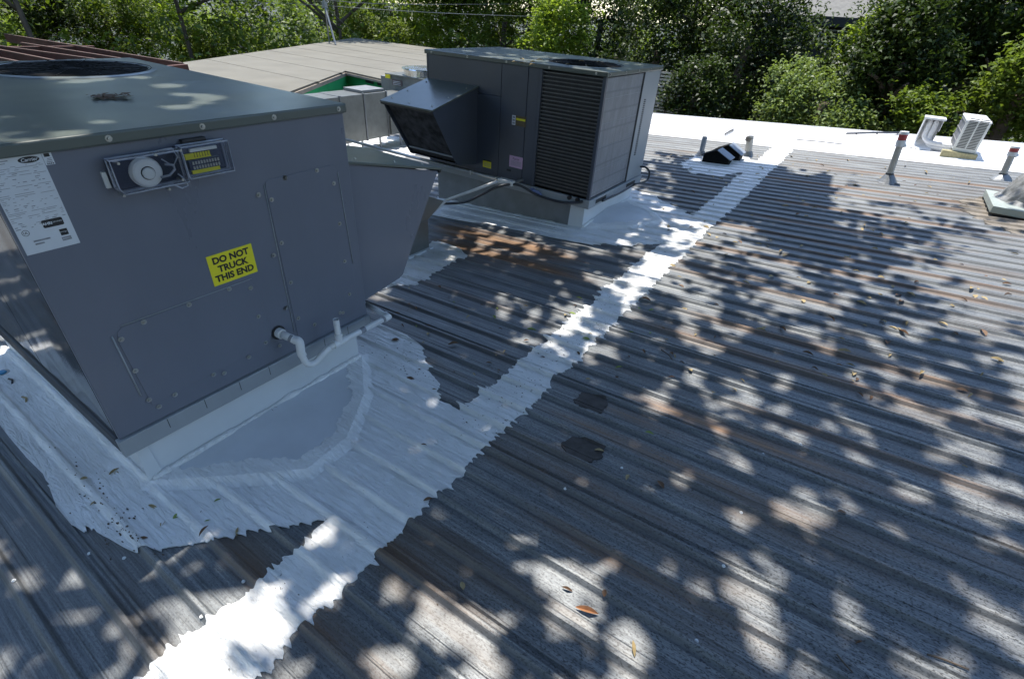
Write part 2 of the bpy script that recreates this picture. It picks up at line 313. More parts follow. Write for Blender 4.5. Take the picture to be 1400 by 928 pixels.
def leafquads(P, size, tilt, rng, aspect=.55):
    n = len(P); az = rng.uniform(0, 2 * np.pi, n); u = np.stack([np.cos(az), np.sin(az), rng.normal(0, tilt, n)], 1); u /= np.linalg.norm(u, axis=1)[:, None]
    nr = np.stack([rng.normal(0, tilt, n), rng.normal(0, tilt, n), np.ones(n)], 1); v = np.cross(nr, u); v /= np.linalg.norm(v, axis=1)[:, None]
    s = (size * rng.uniform(.6, 1.25, n))[:, None]; a = P - u * s * .5; b = P + v * s * aspect * .5 - u * s * .05; c = P + u * s * .55; d = P - v * s * aspect * .5 - u * s * .05
    dz = np.zeros_like(P); dz[:, 2] = s[:, 0] * .12
    return np.stack([a - dz * .5, b + dz, c - dz, d + dz], 1).reshape(-1, 3)

# ------------------------------------------------------------------ ground and the building below
tag(MB().poly([(-700, -700, -3.6), (700, -700, -3.6), (700, 700, -3.6), (-700, 700, -3.6)]).build('ground', MT['ground']), kind='structure')
XA, XB, XLAP, YA, YW, YE = -4.1, 12.0, 2.12, -4.9, 8.10, 10.42
wb = MB()
wb.hexa([(XA + .08, YA + .1, -3.59), (XB - .1, YA + .1, -3.59), (XB - .1, YE - .1, -3.59), (XA + .08, YE - .1, -3.59),
         (XA + .08, YA + .1, rz(XA, YA) - .06), (XB - .1, YA + .1, rz(XB, YA) - .06), (XB - .1, YE - .1, rz(XB, YE) - .06), (XA + .08, YE - .1, rz(XA, YE) - .06)])
tag(wb.build('wall', MT['wall']), kind='structure')
# ------------------------------------------------------------------ the ribbed metal roof
RH = 0.0185
def prof_points():
    """(y, h) break points of one panel of four ribs, y from 0 to 0.632"""
    pts = []
    for k in range(4):
        c = k * PITCHY + 0.079
        pts += [(c - .026, 0), (c - .021, .002), (c - .007, RH - .001), (c - .003, RH), (c + .004, RH), (c + .007, RH - .001), (c + .014, .002), (c + .018, 0)]
        if k == 3: pts += [(c + .030, 0), (c + .036, .009), (c + .044, .009), (c + .050, .0)]
        else: pts += [(c + .045, 0), (c + .048, .0025), (c + .052, .0025), (c + .055, 0)]
    return [(0, 0)] + [p for p in pts if p[0] < 4 * PITCHY] + [(4 * PITCHY, 0)]
PP = prof_points(); PW = 4 * PITCHY; PORG = RIB0 - 0.079 + 0 * PITCHY          # panel 0 starts here
PYS = np.array([p[0] for p in PP]); PHS = np.array([p[1] for p in PP])
def prof(y): return float(np.interp((y - PORG) % PW, PYS, PHS))
roof = empty('roof', (0, 0, 0)); tag(roof, kind='structure')
def panel_mesh(name, x0, x1, dz=0):
    mb = MB(); n = len(PP)
    for (x, dd) in ((x0, 0), (x1, 0)):
        for (y, h) in PP: mb.v.append((x, y, rz(x, y) + h + dz))
    for (x, dd) in ((x1, .012),): 
        for (y, h) in PP: mb.v.append((x, y, rz(x, y) + h + dz - .006))
    mb.f = [(i, i + n, i + n + 1, i + 1) for i in range(n - 1)] + [(i + n, i + 2 * n, i + 2 * n + 1, i + n + 1) for i in range(n - 1)]
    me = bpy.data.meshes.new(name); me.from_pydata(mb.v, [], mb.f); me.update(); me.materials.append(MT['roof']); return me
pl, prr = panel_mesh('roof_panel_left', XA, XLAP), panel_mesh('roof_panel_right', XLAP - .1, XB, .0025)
k0 = math.ceil((YA - PORG) / PW); k1 = int((YW - PORG) / PW)
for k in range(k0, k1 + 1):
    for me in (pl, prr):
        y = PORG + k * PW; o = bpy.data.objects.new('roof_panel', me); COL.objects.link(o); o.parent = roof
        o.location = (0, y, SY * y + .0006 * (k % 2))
YW0 = PORG + (k1 + 1) * PW
# white coated flat panels along the far edge
yy = YW0 - .02; i = 0
WV = []
while yy < YE - .05:
    y2 = min(yy + .56, YE); mb = MB()
    P = [(yy, .012), (yy + .02, .012), (yy + .03, .004), (y2 - .030, .004), (y2 - .026, .013), (y2 - .012, .013), (y2 - .006, .004), (y2, .004)]
    for a, b in zip(P[:-1], P[1:]):
        mb.add([(XA, a[0], rz(XA, a[0]) + a[1]), (XB, a[0], rz(XB, a[0]) + a[1]), (XB, b[0], rz(XB, b[0]) + b[1]), (XA, b[0], rz(XA, b[0]) + b[1])], [(0, 1, 2, 3)])
    mb.build('white_roof_panel', MT['band'], roof); yy = y2
MB().hexa([(XA, YE, rz(XA, YE) - .16), (XB, YE, rz(XB, YE) - .16), (XB, YE + .03, rz(XB, YE) - .16), (XA, YE + .03, rz(XA, YE) - .16),
           (XA, YE, rz(XA, YE) + .025), (XB, YE, rz(XB, YE) + .025), (XB, YE + .03, rz(XB, YE) + .025), (XA, YE + .03, rz(XA, YE) + .025)]).build('edge_flashing', MT['band'], roof)

def vnoise(y, s, seed):
    i = math.floor(y / s); t = y / s - i; t = t * t * (3 - 2 * t)
    h = lambda k: (math.sin(k * 127.1 + seed * 311.7) * 43758.5453) % 1.0
    return h(i) * (1 - t) + h(i + 1) * t - .5
def coat(name, poly, mat, off=.004, rag=.03, seed=1, label=None, step=.007, fill=0.0):
    """a brushed-on sheet that follows the ribs: poly in roof x,y; ragged where the brush left off"""
    ys = [p[1] for p in poly]; y0, y1 = min(ys), max(ys); rows = list(np.arange(y0, y1, step))
    k = math.floor((y0 - PORG) / PW)
    while PORG + k * PW < y1:
        rows += [PORG + k * PW + a for a in PYS if y0 < PORG + k * PW + a < y1]; k += 1
    rows = sorted(set(round(r, 4) for r in rows)); rows = [r for i, r in enumerate(rows) if i == 0 or r - rows[i - 1] > .0015]
    def cross(y):
        xs = []
        for a, b in zip(poly, poly[1:] + poly[:1]):
            if (a[1] <= y) != (b[1] <= y): xs.append(a[0] + (y - a[1]) / (b[1] - a[1]) * (b[0] - a[0]))
        return sorted(xs)
    def jit(y, side): return rag * (.55 * vnoise(y, .16, seed + side) + .5 * vnoise(y, .045, seed + side + 9) + (2.4 * max(0, vnoise(y, .0075, seed + side + 5)) ** 1.8 + 2.0 * max(0, vnoise(y, .019, seed + side + 4)) ** 1.6) * (1 if side % 2 else -1))
    mb = MB()
    for a, b in zip(rows[:-1], rows[1:]):
        m = (a + b) / 2; xs = cross(m); xa_, xb_ = cross(a + 1e-5), cross(b - 1e-5)
        for j in range(0, len(xs) - 1, 2):
            if len(xa_) == len(xs) == len(xb_): q = (xa_[j], xa_[j + 1], xb_[j], xb_[j + 1])
            else: q = (xs[j], xs[j + 1], xs[j], xs[j + 1])
            l0, r0, l1, r1 = q[0] + jit(a, j), q[1] + jit(a, j + 1), q[2] + jit(b, j), q[3] + jit(b, j + 1)
            if r0 - l0 < .004 or r1 - l1 < .004: continue
            za, zb = prof(a) * (1 - fill) + RH * fill * .8 + off, prof(b) * (1 - fill) + RH * fill * .8 + off
            mb.add([(l0, a, rz(l0, a) + za), (r0, a, rz(r0, a) + za), (r1, b, rz(r1, b) + zb), (l1, b, rz(l1, b) + zb)], [(0, 1, 2, 3)])
            # drip edges down to the sheet
            mb.add([(l0, a, rz(l0, a) + za), (l1, b, rz(l1, b) + zb), (l1, b, rz(l1, b) + zb - off), (l0, a, rz(l0, a) + za - off)], [(0, 1, 2, 3)])
            mb.add([(r1, b, rz(r1, b) + zb), (r0, a, rz(r0, a) + za), (r0, a, rz(r0, a) + za - off), (r1, b, rz(r1, b) + zb - off)], [(0, 1, 2, 3)])
    o = mb.build(name, mat, roof); 
    if label: o['label'] = label
    return o
def rp(pts): return [onroof(*p)[:2] for p in pts]
strip = [(1.985, -4.8), (1.985, -1.2), (2.0, 1), (2.0, 5), (1.985, YW0), (2.275, YW0), (2.25, 5), (2.24, 1), (2.255, -1.2), (2.255, -4.8)]
coat('coating_strip', strip, MT['coat'], .0075, .045, 3, 'white elastomeric strip brushed over the panel laps')
def patch(name, px, mat, **k): return coat(name, rp(px), mat, **k)
apron1 = [(-.60, -.55), (-.60, -.66), (.0, -.68), (.118, -.70), (.5, -.71), (.80, -.70), (1.05, -.735), (1.18, -.735), (1.26, -.70), (1.498, -.66), (1.60, -.55), (1.708, -.444), (1.85, -.29), (1.97, -.17),
          (2.02, -.15), (2.05, .60), (1.93, .62), (1.80, .60), (1.75, .72), (1.60, .80), (1.45, .92), (1.25, .97), (1.05, .97), (.9, .80), (-.60, .80)]
coat('coating_apron', apron1, MT['coat_clean'], .0055, .06, 17, 'broad white coating brushed around the near curb', fill=.3)
patch('coating_apron', [(575, 292), (640, 304), (700, 314), (745, 324), (800, 334), (860, 337), (905, 333), (935, 326), (962, 305), (945, 296), (925, 288), (905, 276), (885, 266), (870, 262), (790, 240), (600, 270)], MT['coat_clean'], off=.0055, rag=.07, seed=31, fill=.3, label='white coating brushed around the far curb')
patch('coating_patch', [(520, 395), (545, 360), (575, 338), (600, 330), (622, 338), (640, 350), (610, 362), (585, 380), (560, 390)], MT['coat'], rag=.05, seed=41, label='thin white coating round the small duct')
patch('coating_patch', [(930, 226), (952, 213), (985, 210), (1016, 213), (1034, 223), (1020, 234), (985, 241), (948, 239)], MT['coat'], off=.006, rag=.08, seed=51, label='white coating round the black roof vent')
patch('coating_patch', [(1006, 223), (1016, 219), (1046, 223), (1050, 228), (1020, 230)], MT['coat'], off=.007, rag=.05, seed=53, label='white sealant at the foot of the capped pipe')
for j, P in enumerate([[(784, 548), (800, 538), (826, 545), (832, 555), (820, 566), (792, 560)], [(768, 608), (782, 598), (805, 602), (826, 612), (822, 626), (800, 634), (776, 622)]]):
    patch('tar_patch', P, MT['tar'], off=.0085, rag=.018, seed=61 + j, label=('smaller' if j == 0 else 'larger') + ' dark tar patch between two ribs')
patch('sealant_patch', [(1300, 276), (1345, 285), (1352, 296), (1420, 318), (1420, 290), (1360, 270)], MT['brownpatch'], off=.007, rag=.05, seed=71, label='brown worn sealant round the flue curb')
patch('sealant_patch', [(1310, 284), (1340, 280), (1400, 300), (1460, 320), (1420, 330), (1345, 305)], MT['brownpatch'], off=.0078, rag=.08, seed=73)

# screws with washers, seen on the sheet
sm = MB()
for r0, r1, z0, z1 in ((.010, .010, 0, .002), (.0055, .0045, .002, .008)):
    sm.tube([(0, 0, z0), (0, 0, z1)], [r0, r1], 8)
SCREW = bpy.data.meshes.new('screw'); SCREW.from_pydata(sm.v, [], sm.f); SCREW.materials.append(MT['screw'])
wm = MB(); wm.tube([(0, 0, 0), (0, 0, .002)], [.0065, .006], 10); wm.tube([(0, 0, .002), (0, 0, .006)], [.0038, .0034], 6)
WSCREW = bpy.data.meshes.new('roof_screw'); WSCREW.from_pydata(wm.v, [], wm.f); WSCREW.materials.append(MT['white'])
for (a, b) in [(803, 619), (1043, 621), (1013, 701), (987, 778), (952, 876), (772, 671), (123, 758), (170, 763), (277, 845), (23, 798), (333, 795), (850, 640), (1092, 612), (880, 531), (820, 551)]:
    x, y, z = onroof(a, b); place('screw', WSCREW, roof, Matrix.Translation((x, y, z + prof(y) + .002)))

# ------------------------------------------------------------------ packaged rooftop units
def hexa_hood(x0, x1, yo, z_in, z_out, zbot, ybot, th=.012):
    pass
def facemat(o, n, u):
    """frame with z = n (outward), x = u"""
    n = Vector(n).normalized(); u = Vector(u).normalized(); v = n.cross(u)
    return Matrix(((u.x, v.x, n.x, o[0]), (u.y, v.y, n.y, o[1]), (u.z, v.z, n.z, o[2]), (0, 0, 0, 1)))
def make_unit(name, label, loc, rot, H, mp, mback=None):
    mrb = MT['hose'] if mback else MT['rail']; mback = mback or mp
    root = empty(name, loc, rot); tag(root, label, 'air conditioner', 'rooftop air conditioning units')
    cz = H - .036; xc = 1.31; rh = .08
    # carcass: walls as separate sheets with seams
    def pan(nm, a, b, mat=mp, bv=.003): return MB().box(a, b).build(nm, mat, root, bevel=bv)
    pan('end_panel', (0, 0, rh), (.02, W, cz))                                   # return end
    pan('side_panel', (.022, 0, rh), (.884, .02, H - .30)); pan('side_panel', (.022, 0, H - .297), (.884, .02, cz))
    pan('side_panel', (.887, 0, rh), (1.16, .02, cz)); pan('side_panel', (1.163, .004, rh), (xc - .04, .024, cz))
    pan('back_panel', (.022, W - .02, rh), (.70, W, cz), mback); pan('back_panel', (.703, W - .02, rh), (xc - .02, W, cz), mback)
    # inner dark core behind the coils
    pan('core', (.03, .06, rh), (L - .05, W - .05, cz - .01), MT['dark'], 0)
    # corner posts
    for (x, y) in ((L - .03, 0), (xc - .038, -.002), (xc - .018, W - .03)): pan('corner_post', (x, y, rh - .02), (x + .03, y + .032, cz))
    # coils
    c1 = pan('condenser_coil', (xc, .022, rh + .01), (L - .032, .05, cz - .02), MT['coilfront'], 0)
    nb = 32
    bar = MB().box((xc - .004, .004, -.0042), (L - .03, .013, .0042)); bm_ = bpy.data.meshes.new('guard_bar'); bm_.from_pydata(bar.v, [], bar.f); bm_.materials.append(MT['bar'])
    for i in range(nb):
        o = bpy.data.objects.new('guard_bar', bm_); COL.objects.link(o); o.parent = c1; o.location = (0, 0, rh + .03 + i * (cz - rh - .05) / (nb - 1))
    c2 = pan('condenser_coil', (L - .03, .034, rh + .01), (L - .008, .78, cz - .01), MT['coilside'], 0)
    for i in range(5):
        MB().box((L - .0088, .036, rh + .05 + i * .19), (L - .006, .778, rh + .0515 + i * .19)).build('coil_seam', MT['rail'], c2)
    pan('corner_post', (L - .02, .785, rh), (L - .002, .80, cz), MT['dark'])
    pan('coil_end_panel', (L - .02, .803, rh), (L, W, cz), MT['rail'])
    lv = MB()
    for i in range(30): lv.box((L - .001, .885, .32 + i * .017), (L + .003, .925, .328 + i * .017))
    lv.build('louvre_slots', MT['dark'], root)['kind'] = 'stuff'
    MB().box((L - .02, .80, rh), (L, .802, cz)).build('seam', MT['dark'], root)
    # base rail with fork openings
    mr = MT['rail']
    pan('base_rail', (-.010, -.010, 0), (L + .010, .02, rh - .004), mr); pan('base_rail', (.022, W - .02, 0), (L + .010, W + .010, rh - .004), mrb, .008)
    pan('base_rail', (-.011, .021, 0), (.02, W + .0105, rh - .004), mr); pan('base_rail', (L - .02, .021, 0), (L + .011, W - .021, rh - .004), mr)
    MB().box((.021, .021, .02), (L - .021, W - .021, .04)).build('base_pan', MT['dark'], root)
    for y in (.12, .80): MB().box((L + .006, y, .022), (L + .0125, y + .22, .056)).build('fork_slot', MT['dark'], root)
    # top
    t = MB().box((-.014, -.014, H - .036), (L + .014, W + .014, H)); top = t.build('top_panel', MT['top'], root, bevel=.006)
    fc = (L - .42, .43 if True else 0, H); R = .325
    ring = MB(); n = 40
    for i in range(n):
        a0, a1 = 2 * math.pi * i / n, 2 * math.pi * (i + 1) / n; cs = []
        for a in (a0, a1):
            for (r, z) in ((R + .030, 0.001), (R + .012, .006), (R, .008), (R - .010, .002)):
                cs.append((fc[0] + math.cos(a) * r, fc[1] + math.sin(a) * r, fc[2] + z))
        ring.add(cs, [(j, j + 1, j + 5, j + 4) for j in range(3)])
    g = ring.build('fan_ring', MT['top'], root, smooth=True)
    MB().add([(fc[0] + math.cos(2 * math.pi * i / n) * (R - .01), fc[1] + math.sin(2 * math.pi * i / n) * (R - .01), H + .0035) for i in range(n)], [tuple(range(n))]).build('fan_dark_disc', MT['ventblack'], g)  # flat black disc and black grille paint in the dark of the hollow
    for r in [.05 + .04 * k for k in range(8)]:
        MB().tube([(fc[0] + math.cos(2 * math.pi * i / 32) * r, fc[1] + math.sin(2 * math.pi * i / 32) * r, H + .008) for i in range(33)], .0016, 4, False).build('grille_ring', MT['ventblack'], g)
    for i in range(12):
        a = 2 * math.pi * i / 12; MB().tube([(fc[0] + math.cos(a) * .05, fc[1] + math.sin(a) * .05, H + .010), (fc[0] + math.cos(a) * (R - .002), fc[1] + math.sin(a) * (R - .002), H + .010)], .0016, 4).build('grille_spoke', MT['ventblack'], g)
    for i in range(4):
        a = i * math.pi / 2 + .4; p = [(fc[0] + math.cos(a + s) * r, fc[1] + math.sin(a + s) * r, H + .0045 + z) for (s, r, z) in ((-.1, .07, 0), (.55, .30, 0), (.95, .32, .002), (.7, .07, .002))]
        MB().poly(p).build('fan_blade', MT['ventblack'], g)
    # intake hood on the return end of the long side
    hx0, hx1, yo, zi, zo, zb_, yb = .020, .620, -.612, H - .248, H - .39, .185, -.30
    hood = MB()
    th = .006
    hood.prism([(hx0 - .014, 0, zi + .008), (hx0 - .014, yo - .022, zo + .006), (hx1 + .014, yo - .022, zo + .006), (hx1 + .014, 0, zi + .008)], (0, 0, -.014))
    hroot = hood.build('intake_hood', MT['top'], root, bevel=.003)
    prof_h = [(0, zi - .008), (yo, zo - .012), (yb, zb_ + .015), (yb + .03, zb_), (0, zb_ - .035)]
    for x in (hx0, hx1 - th): MB().prism([(x, y, z) for y, z in prof_h], (th, 0, 0)).build('hood_cheek', mp, hroot)
    MB().prism([(hx0 + th, yb, zb_ + .02), (hx0 + th, yb + .03, zb_ + .004), (hx0 + th, 0, zb_ - .03), (hx0 + th, 0, zb_ - .022), (hx0 + th, yb + .03, zb_ + .012)], (hx1 - hx0 - 2 * th, 0, 0)).build('hood_floor', mp, hroot)
    # filter screen on the slanted mouth
    A = Vector((hx0 + .02, yo + .03, zo - .02)); B = Vector((hx0 + .02, yb + .02, zb_ + .03)); d = Vector((hx1 - hx0 - .04, 0, 0)); nn = Vector((0, .012, 0.004))
    fl = MB().prism([A, A + d, B + d, B], nn).build('filter_screen', MT['filter'], hroot)
    for tq in (.86,):
        C_ = A.lerp(B, tq); MB().prism([C_ - nn * .6, C_ + d - nn * .6, C_ + d - nn * .6 + (B - A) * .035, C_ - nn * .6 + (B - A) * .035], -nn * .6).build('filter_rail', mr, hroot)
    MB().box((hx0 - .006, yo - .02, zo - .022), (hx1 + .006, yo - .008, zo - .008)).build('hood_lip', MT['black'], hroot)
    for (sx_, sy_) in ((.06, -.1), (.06, -.35), (.06, -.55), (.3, -.58), (.55, -.1), (.55, -.35), (.55, -.56)):
        z = zi + (zo - zi) * (-sy_ / -yo) + .0085; place('screw', SCREW, hroot, WM[root.name] @ Matrix.Translation((hx0 + sx_, sy_, z)))
    # screws on the top flange
    for x in [.08 + .43 * k for k in range(5)]:
        place('screw', SCREW, root, WM[root.name] @ facemat((x, -.014, H - .018), (0, -1, 0), (1, 0, 0)))
    for y in (.03, .33, .60, .88, 1.15):
        for (xx, nx) in ((-.014, -1), (L + .014, 1)):
            place('screw', SCREW, root, WM[root.name] @ facemat((xx, y, H - .018), (nx, 0, 0), (0, 1, 0)))
    return root
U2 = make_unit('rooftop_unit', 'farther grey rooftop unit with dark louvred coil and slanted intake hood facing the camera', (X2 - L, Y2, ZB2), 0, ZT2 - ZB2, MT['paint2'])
U1 = make_unit('rooftop_unit', 'large near grey rooftop unit with yellow DO NOT TRUCK sticker and smoke detector', (X1, Y1 + W, ZB1), math.pi, ZT1 - ZB1, MT['paint'], MT['gloss'])

# ---- flat print helper: a plane frame M (x right, y up, z out), text and shapes laid 0.4 mm apart
def sheet(name, M, x0, y0, x1, y1, lift, mat, parent, r=0, th=.0005):
    if r:
        c = []
        for (cx, cy, a0) in ((x1 - r, y1 - r, 0), (x0 + r, y1 - r, 90), (x0 + r, y0 + r, 180), (x1 - r, y0 + r, 270)):
            for k in range(5): a = math.radians(a0 + k * 22.5); c.append((cx + r * math.cos(a), cy + r * math.sin(a)))
    else: c = [(x0, y0), (x1, y0), (x1, y1), (x0, y1)]
    return MB().prism([M @ Vector((x, y, lift)) for x, y in c], (M.to_3x3() @ Vector((0, 0, th)))).build(name, mat, parent, world=True)
def ellipse(name, M, cx, cy, rx, ry, lift, mat, parent, n=28, th=.0005):
    return MB().prism([M @ Vector((cx + rx * math.cos(2 * math.pi * k / n), cy + ry * math.sin(2 * math.pi * k / n), lift)) for k in range(n)], (M.to_3x3() @ Vector((0, 0, th)))).build(name, mat, parent, world=True)
def text(name, s, M, cx, cy, size, lift, mat, parent, bold=0.0, shear=0, sx=1.0):
    cu = bpy.data.curves.new('t', 'FONT'); cu.body = s; cu.size = size; cu.align_x = 'CENTER'; cu.align_y = 'CENTER'; cu.offset = bold; cu.shear = shear; cu.resolution_u = 3
    to = bpy.data.objects.new('t', cu); COL.objects.link(to); me = bpy.data.meshes.new_from_object(to); bpy.data.objects.remove(to); bpy.data.curves.remove(cu)
    me.transform((WM[parent.name].inverted() @ M) @ Matrix.Translation((cx, cy, lift)) @ Matrix.Diagonal((sx, 1, 1, 1))); me.materials.clear()
    return link(name, me, mat, parent)
FX = X1 + .0005
F1 = Matrix(((0, 0, 1, FX), (1, 0, 0, 0), (0, 1, 0, 0), (0, 0, 0, 1)))        # local x = world y, local y = world z, z out
# yellow sticker
st = sheet('warning_sticker', F1, -.020, .842, .161, .966, .0004, MT['yellow'], U1)
for j, s in enumerate(('DO NOT', 'TRUCK', 'THIS END')):
    text('lettering', s, F1, .0705, .940 - .0365 * j, .036, .0014, MT['ink'], st, .0016, 0, 1.0)
# data plate
dp = sheet('data_plate', F1, -.492, 1.131, -.361, 1.398, .0004, MT['paper'], U1)
ellipse('logo_oval', F1, -.392, 1.385, .024, .0085, .0010, MT['ink'], dp); text('lettering', 'Carrier', F1, -.392, 1.385, .0125, .0017, MT['paper'], dp, .0002, .3)
s2 = sheet('registration_sticker', F1, -.360, 1.364, -.338, 1.398, .0004, MT['paper'], U1)
sheet('print_mark', F1, -.356, 1.386, -.343, 1.395, .001, MT['ink'], s2); 
for k in range(3): sheet('print_mark', F1, -.356 + .002 * k, 1.371 + .0045 * k, -.342, 1.3728 + .0045 * k, .001, MT['greyink'], s2)
for k in range(4): sheet('print_mark', F1, -.356 + .0042 * k, 1.3655, -.3535 + .0042 * k, 1.369, .001, MT['ink'], s2)
rr = random.Random(5); y = 1.372; tb = MB()
def dash(x0, y0, x1, y1): 
    tb.prism([F1 @ Vector(q) for q in ((x0, y0, .001), (x1, y0, .001), (x1, y1, .001), (x0, y1, .001))], (.0004, 0, 0))
while y > 1.205:
    x = -.489
    kind = rr.choice((0, 1, 1, 2))
    while x < -.368:
        wd = rr.uniform(.003, .012) if kind else rr.uniform(.02, .05)
        if rr.random() < (.45 if kind else .8): dash(x, y, min(x + wd, -.366), y + (.0011 if kind != 2 else .0019))
        x += wd + rr.uniform(.002, .014)
    y -= rr.uniform(.0036, .0062)
dash(-.478, 1.388, -.436, 1.3905); dash(-.470, 1.382, -.444, 1.3838)
tb.build('print_lines', MT['greyink'], dp, world=True)['kind'] = 'stuff'
bd = sheet('badge', F1, -.428, 1.196, -.378, 1.219, .0010, MT['ink'], dp, .004); text('lettering', 'AHRI', F1, -.4165, 1.2075, .0105, .0017, MT['paper'], bd, .0004); text('lettering', 'CERTIFIED', F1, -.3925, 1.2085, .0055, .0017, MT['paper'], bd)
bd2 = sheet('badge', F1, -.397, 1.165, -.378, 1.184, .0010, MT['ink'], dp); text('lettering', 'energy', F1, -.389, 1.176, .006, .0017, MT['paper'], bd2, 0, .3); 
bd3 = sheet('badge', F1, -.399, 1.149, -.376, 1.160, .0010, MT['greyink'], dp); text('lettering', 'ENERGY', F1, -.3875, 1.1545, .005, .0017, MT['paper'], bd3)
ringm = MB()
for k in range(20):
    a0, a1 = 2 * math.pi * k / 20, 2 * math.pi * (k + 1) / 20
    ringm.poly([F1 @ Vector((-.472 + r * math.cos(a), 1.194 + r * math.sin(a), .0012)) for r, a in ((.0075, a0), (.0088, a0), (.0088, a1), (.0075, a1))])
um = ringm.build('listing_mark', MT['ink'], dp, world=True); text('lettering', 'UL', F1, -.472, 1.194, .009, .0012, MT['ink'], um, .0002)
sheet('bar_code', F1, -.464, 1.164, -.424, 1.1685, .001, MT['greyink'], dp); sheet('bar_code', F1, -.463, 1.155, -.441, 1.1595, .001, MT['greyink'], dp)
# screws over the face
for (ox, oy, s, pts) in [(0, 180, 3.5, [(1238, 303), (1300, 326), (1365, 222), (1348, 533), (1310, 592), (1097, 753), (1200, 748), (905, 828), (688, 911), (1392, 722), (1367, 845), (1238, 884)]),
                         (0, 400, 3.5, [(580, 224), (648, 374), (714, 513), (762, 545), (838, 488), (1023, 392), (1074, 385), (1192, 308), (1273, 239), (1340, 253), (1368, 74)]),
                         (300, 180, 3.5, [(315, 221), (467, 186), (548, 248), (576, 441), (600, 620), (623, 778), (578, 866), (378, 893), (456, 923), (592, 866)])]:
    for (a, b) in pts:
        p = onx(ox + a / s, oy + b / s, X1 + .004); place('screw', SCREW, U1, facemat((X1 + .003, p.y, p.z), (1, 0, 0), (0, 1, 0)))
# removable panels on the face, thin and proud, with a raised bead on two sides
def accesspanel(px, name='access_panel'):
    P = [onx(a, b, X1 + .003) for a, b in px]
    P = [Vector((X1 + .0004, p.y, p.z)) for p in P]
    o = MB().prism(P, (.0028, 0, 0)).build(name, MT['paint'], U1, world=True, bevel=.0012); return P, o
PA, oa = accesspanel([(208, 553), (163, 470), (160, 455), (166, 448), (340, 383), (347, 386), (352, 396), (372, 456), (368, 470)])
PB, ob = accesspanel([(408, 462), (363, 255), (363, 249), (367, 246), (452, 226), (458, 228), (460, 233), (490, 415), (488, 422)])
def bead(par, pts, r=.003): MB().tube([(X1 + .002, p[0], p[1]) for p in pts], r, 6).build('pressed_bead', MT['rail'], par, world=True, smooth=True)
q = lambda a, b: (onx(a, b, X1 + .003).y, onx(a, b, X1 + .003).z)
bead(oa, [q(153, 460), q(193, 541)]); bead(oa, [q(165, 446), q(344, 381)], .002); bead(ob, [q(361, 253), q(403, 455)], .002); bead(ob, [q(462, 236), q(483, 360)], .002)
# seams on the rail below the face
for (a, b) in [(230, 578), (280, 550), (327, 524), (367, 502), (443, 465), (475, 449)]:
    p = onx(a, b, X1 + .011); MB().box((X1 + .0105, p.y, ZB1 + .03), (X1 + .0115, p.y + .0025, ZB1 + .074)).build('rail_mark', MT['dark'], U1, world=True)
# blanking grommet of the drain and small cable tie bracket
# u2 stickers
G = Matrix(((1, 0, 0, 0), (0, 0, -1, Y2 - .0008), (0, 1, 0, 0), (0, 0, 0, 1)))
s = sheet('caution_label', G, .450, .925, .600, 1.010, .0004, MT['brown'], U2); sheet('print_block', G, .452, .928, .490, 1.008, .0011, MT['paper'], s); sheet('print_block', G, .496, .972, .594, .990, .0011, MT['yellow'], s)
for k in range(3): sheet('print_mark', G, .458, .936 + .024 * k, .484, .952 + .024 * k, .0018, MT['greyink'], s)
s = sheet('pink_label', G, .446, .556, .596, .660, .0004, MT['pink'], U2); text('lettering', 'Puron', G, .52, .635, .03, .0012, MT['ink'], s)
for k in range(5): sheet('print_mark', G, .462, .575 + .0095 * k, .58, .5785 + .0095 * k, .0011, MT['greyink'], s)
s = sheet('yellow_label', G, .135, .492, .235, .565, .0004, MT['yellow'], U2); sheet('print_block', G, .135, .553, .235, .565, .0011, MT['ink'], s)
for k in range(4): sheet('print_mark', G, .145, .505 + .010 * k, .225, .508 + .010 * k, .0011, MT['greyink'], s)
s = sheet('shipping_label', G, .42, .51, .47, .53, .0004, MT['dark'], U2)

# ------------------------------------------------------------------ curbs under the units
def curb(name, label, x0, x1, y0, y1, ztop, matf, seed):
    root = empty(name, (x0, y0, rz(x0, y0))); tag(root, label, 'roof curb', 'curbs under the rooftop units')
    mats = {'front': matf, 'right': MT['curb'], 'back': MT['galvdull'], 'left': MT['galvdull']}
    t = .03
    def wall(nm, a, b, mat):
        (xa, ya), (xb, yb) = a, b
        MB().hexa([(xa, ya, rz(xa, ya) - .01), (xb, ya, rz(xb, ya) - .01), (xb, yb, rz(xb, yb) - .01), (xa, yb, rz(xa, yb) - .01), (xa, ya, ztop), (xb, ya, ztop), (xb, yb, ztop), (xa, yb, ztop)]).build(nm, mat, root, world=True, bevel=.002)
    wall('curb_wall', (x0, y0), (x1 - t, y0 + t), mats['front']); wall('curb_wall', (x1 - t, y0), (x1, y1), mats['right'])
    wall('curb_wall', (x0, y1 - t), (x1 - t, y1), mats['back']); wall('curb_wall', (x0, y0 + t), (x0 + t, y1 - t), mats['left'])
    # sealant bead, lumpy, round the foot
    for (a, b, n) in (((x0, y0 - .006), (x1 + .006, y0 - .006), 90), ((x1 + .008, y0), (x1 + .008, y1), 70)):
        pts = []; rs = []
        for k in range(n + 1):
            f = k / n; x = a[0] + (b[0] - a[0]) * f; y = a[1] + (b[1] - a[1]) * f; base = rz(x, y) + (RH + .006 if n == 70 else prof(y) * .7)
            pts.append((x, y, base + .006 + .004 * vnoise(f * 40, 3, seed))); rs.append(.017 + .012 * vnoise(f * 40, 2, seed + 3) + .006 * vnoise(f * 40, .6, seed + 4))
        MB().tube(pts, rs, 7).build('sealant_bead', MT['coat_clean'], root, world=True, smooth=True)
    return root
CZ1 = ZB1 + .006; CZ2 = ZB2 + .006
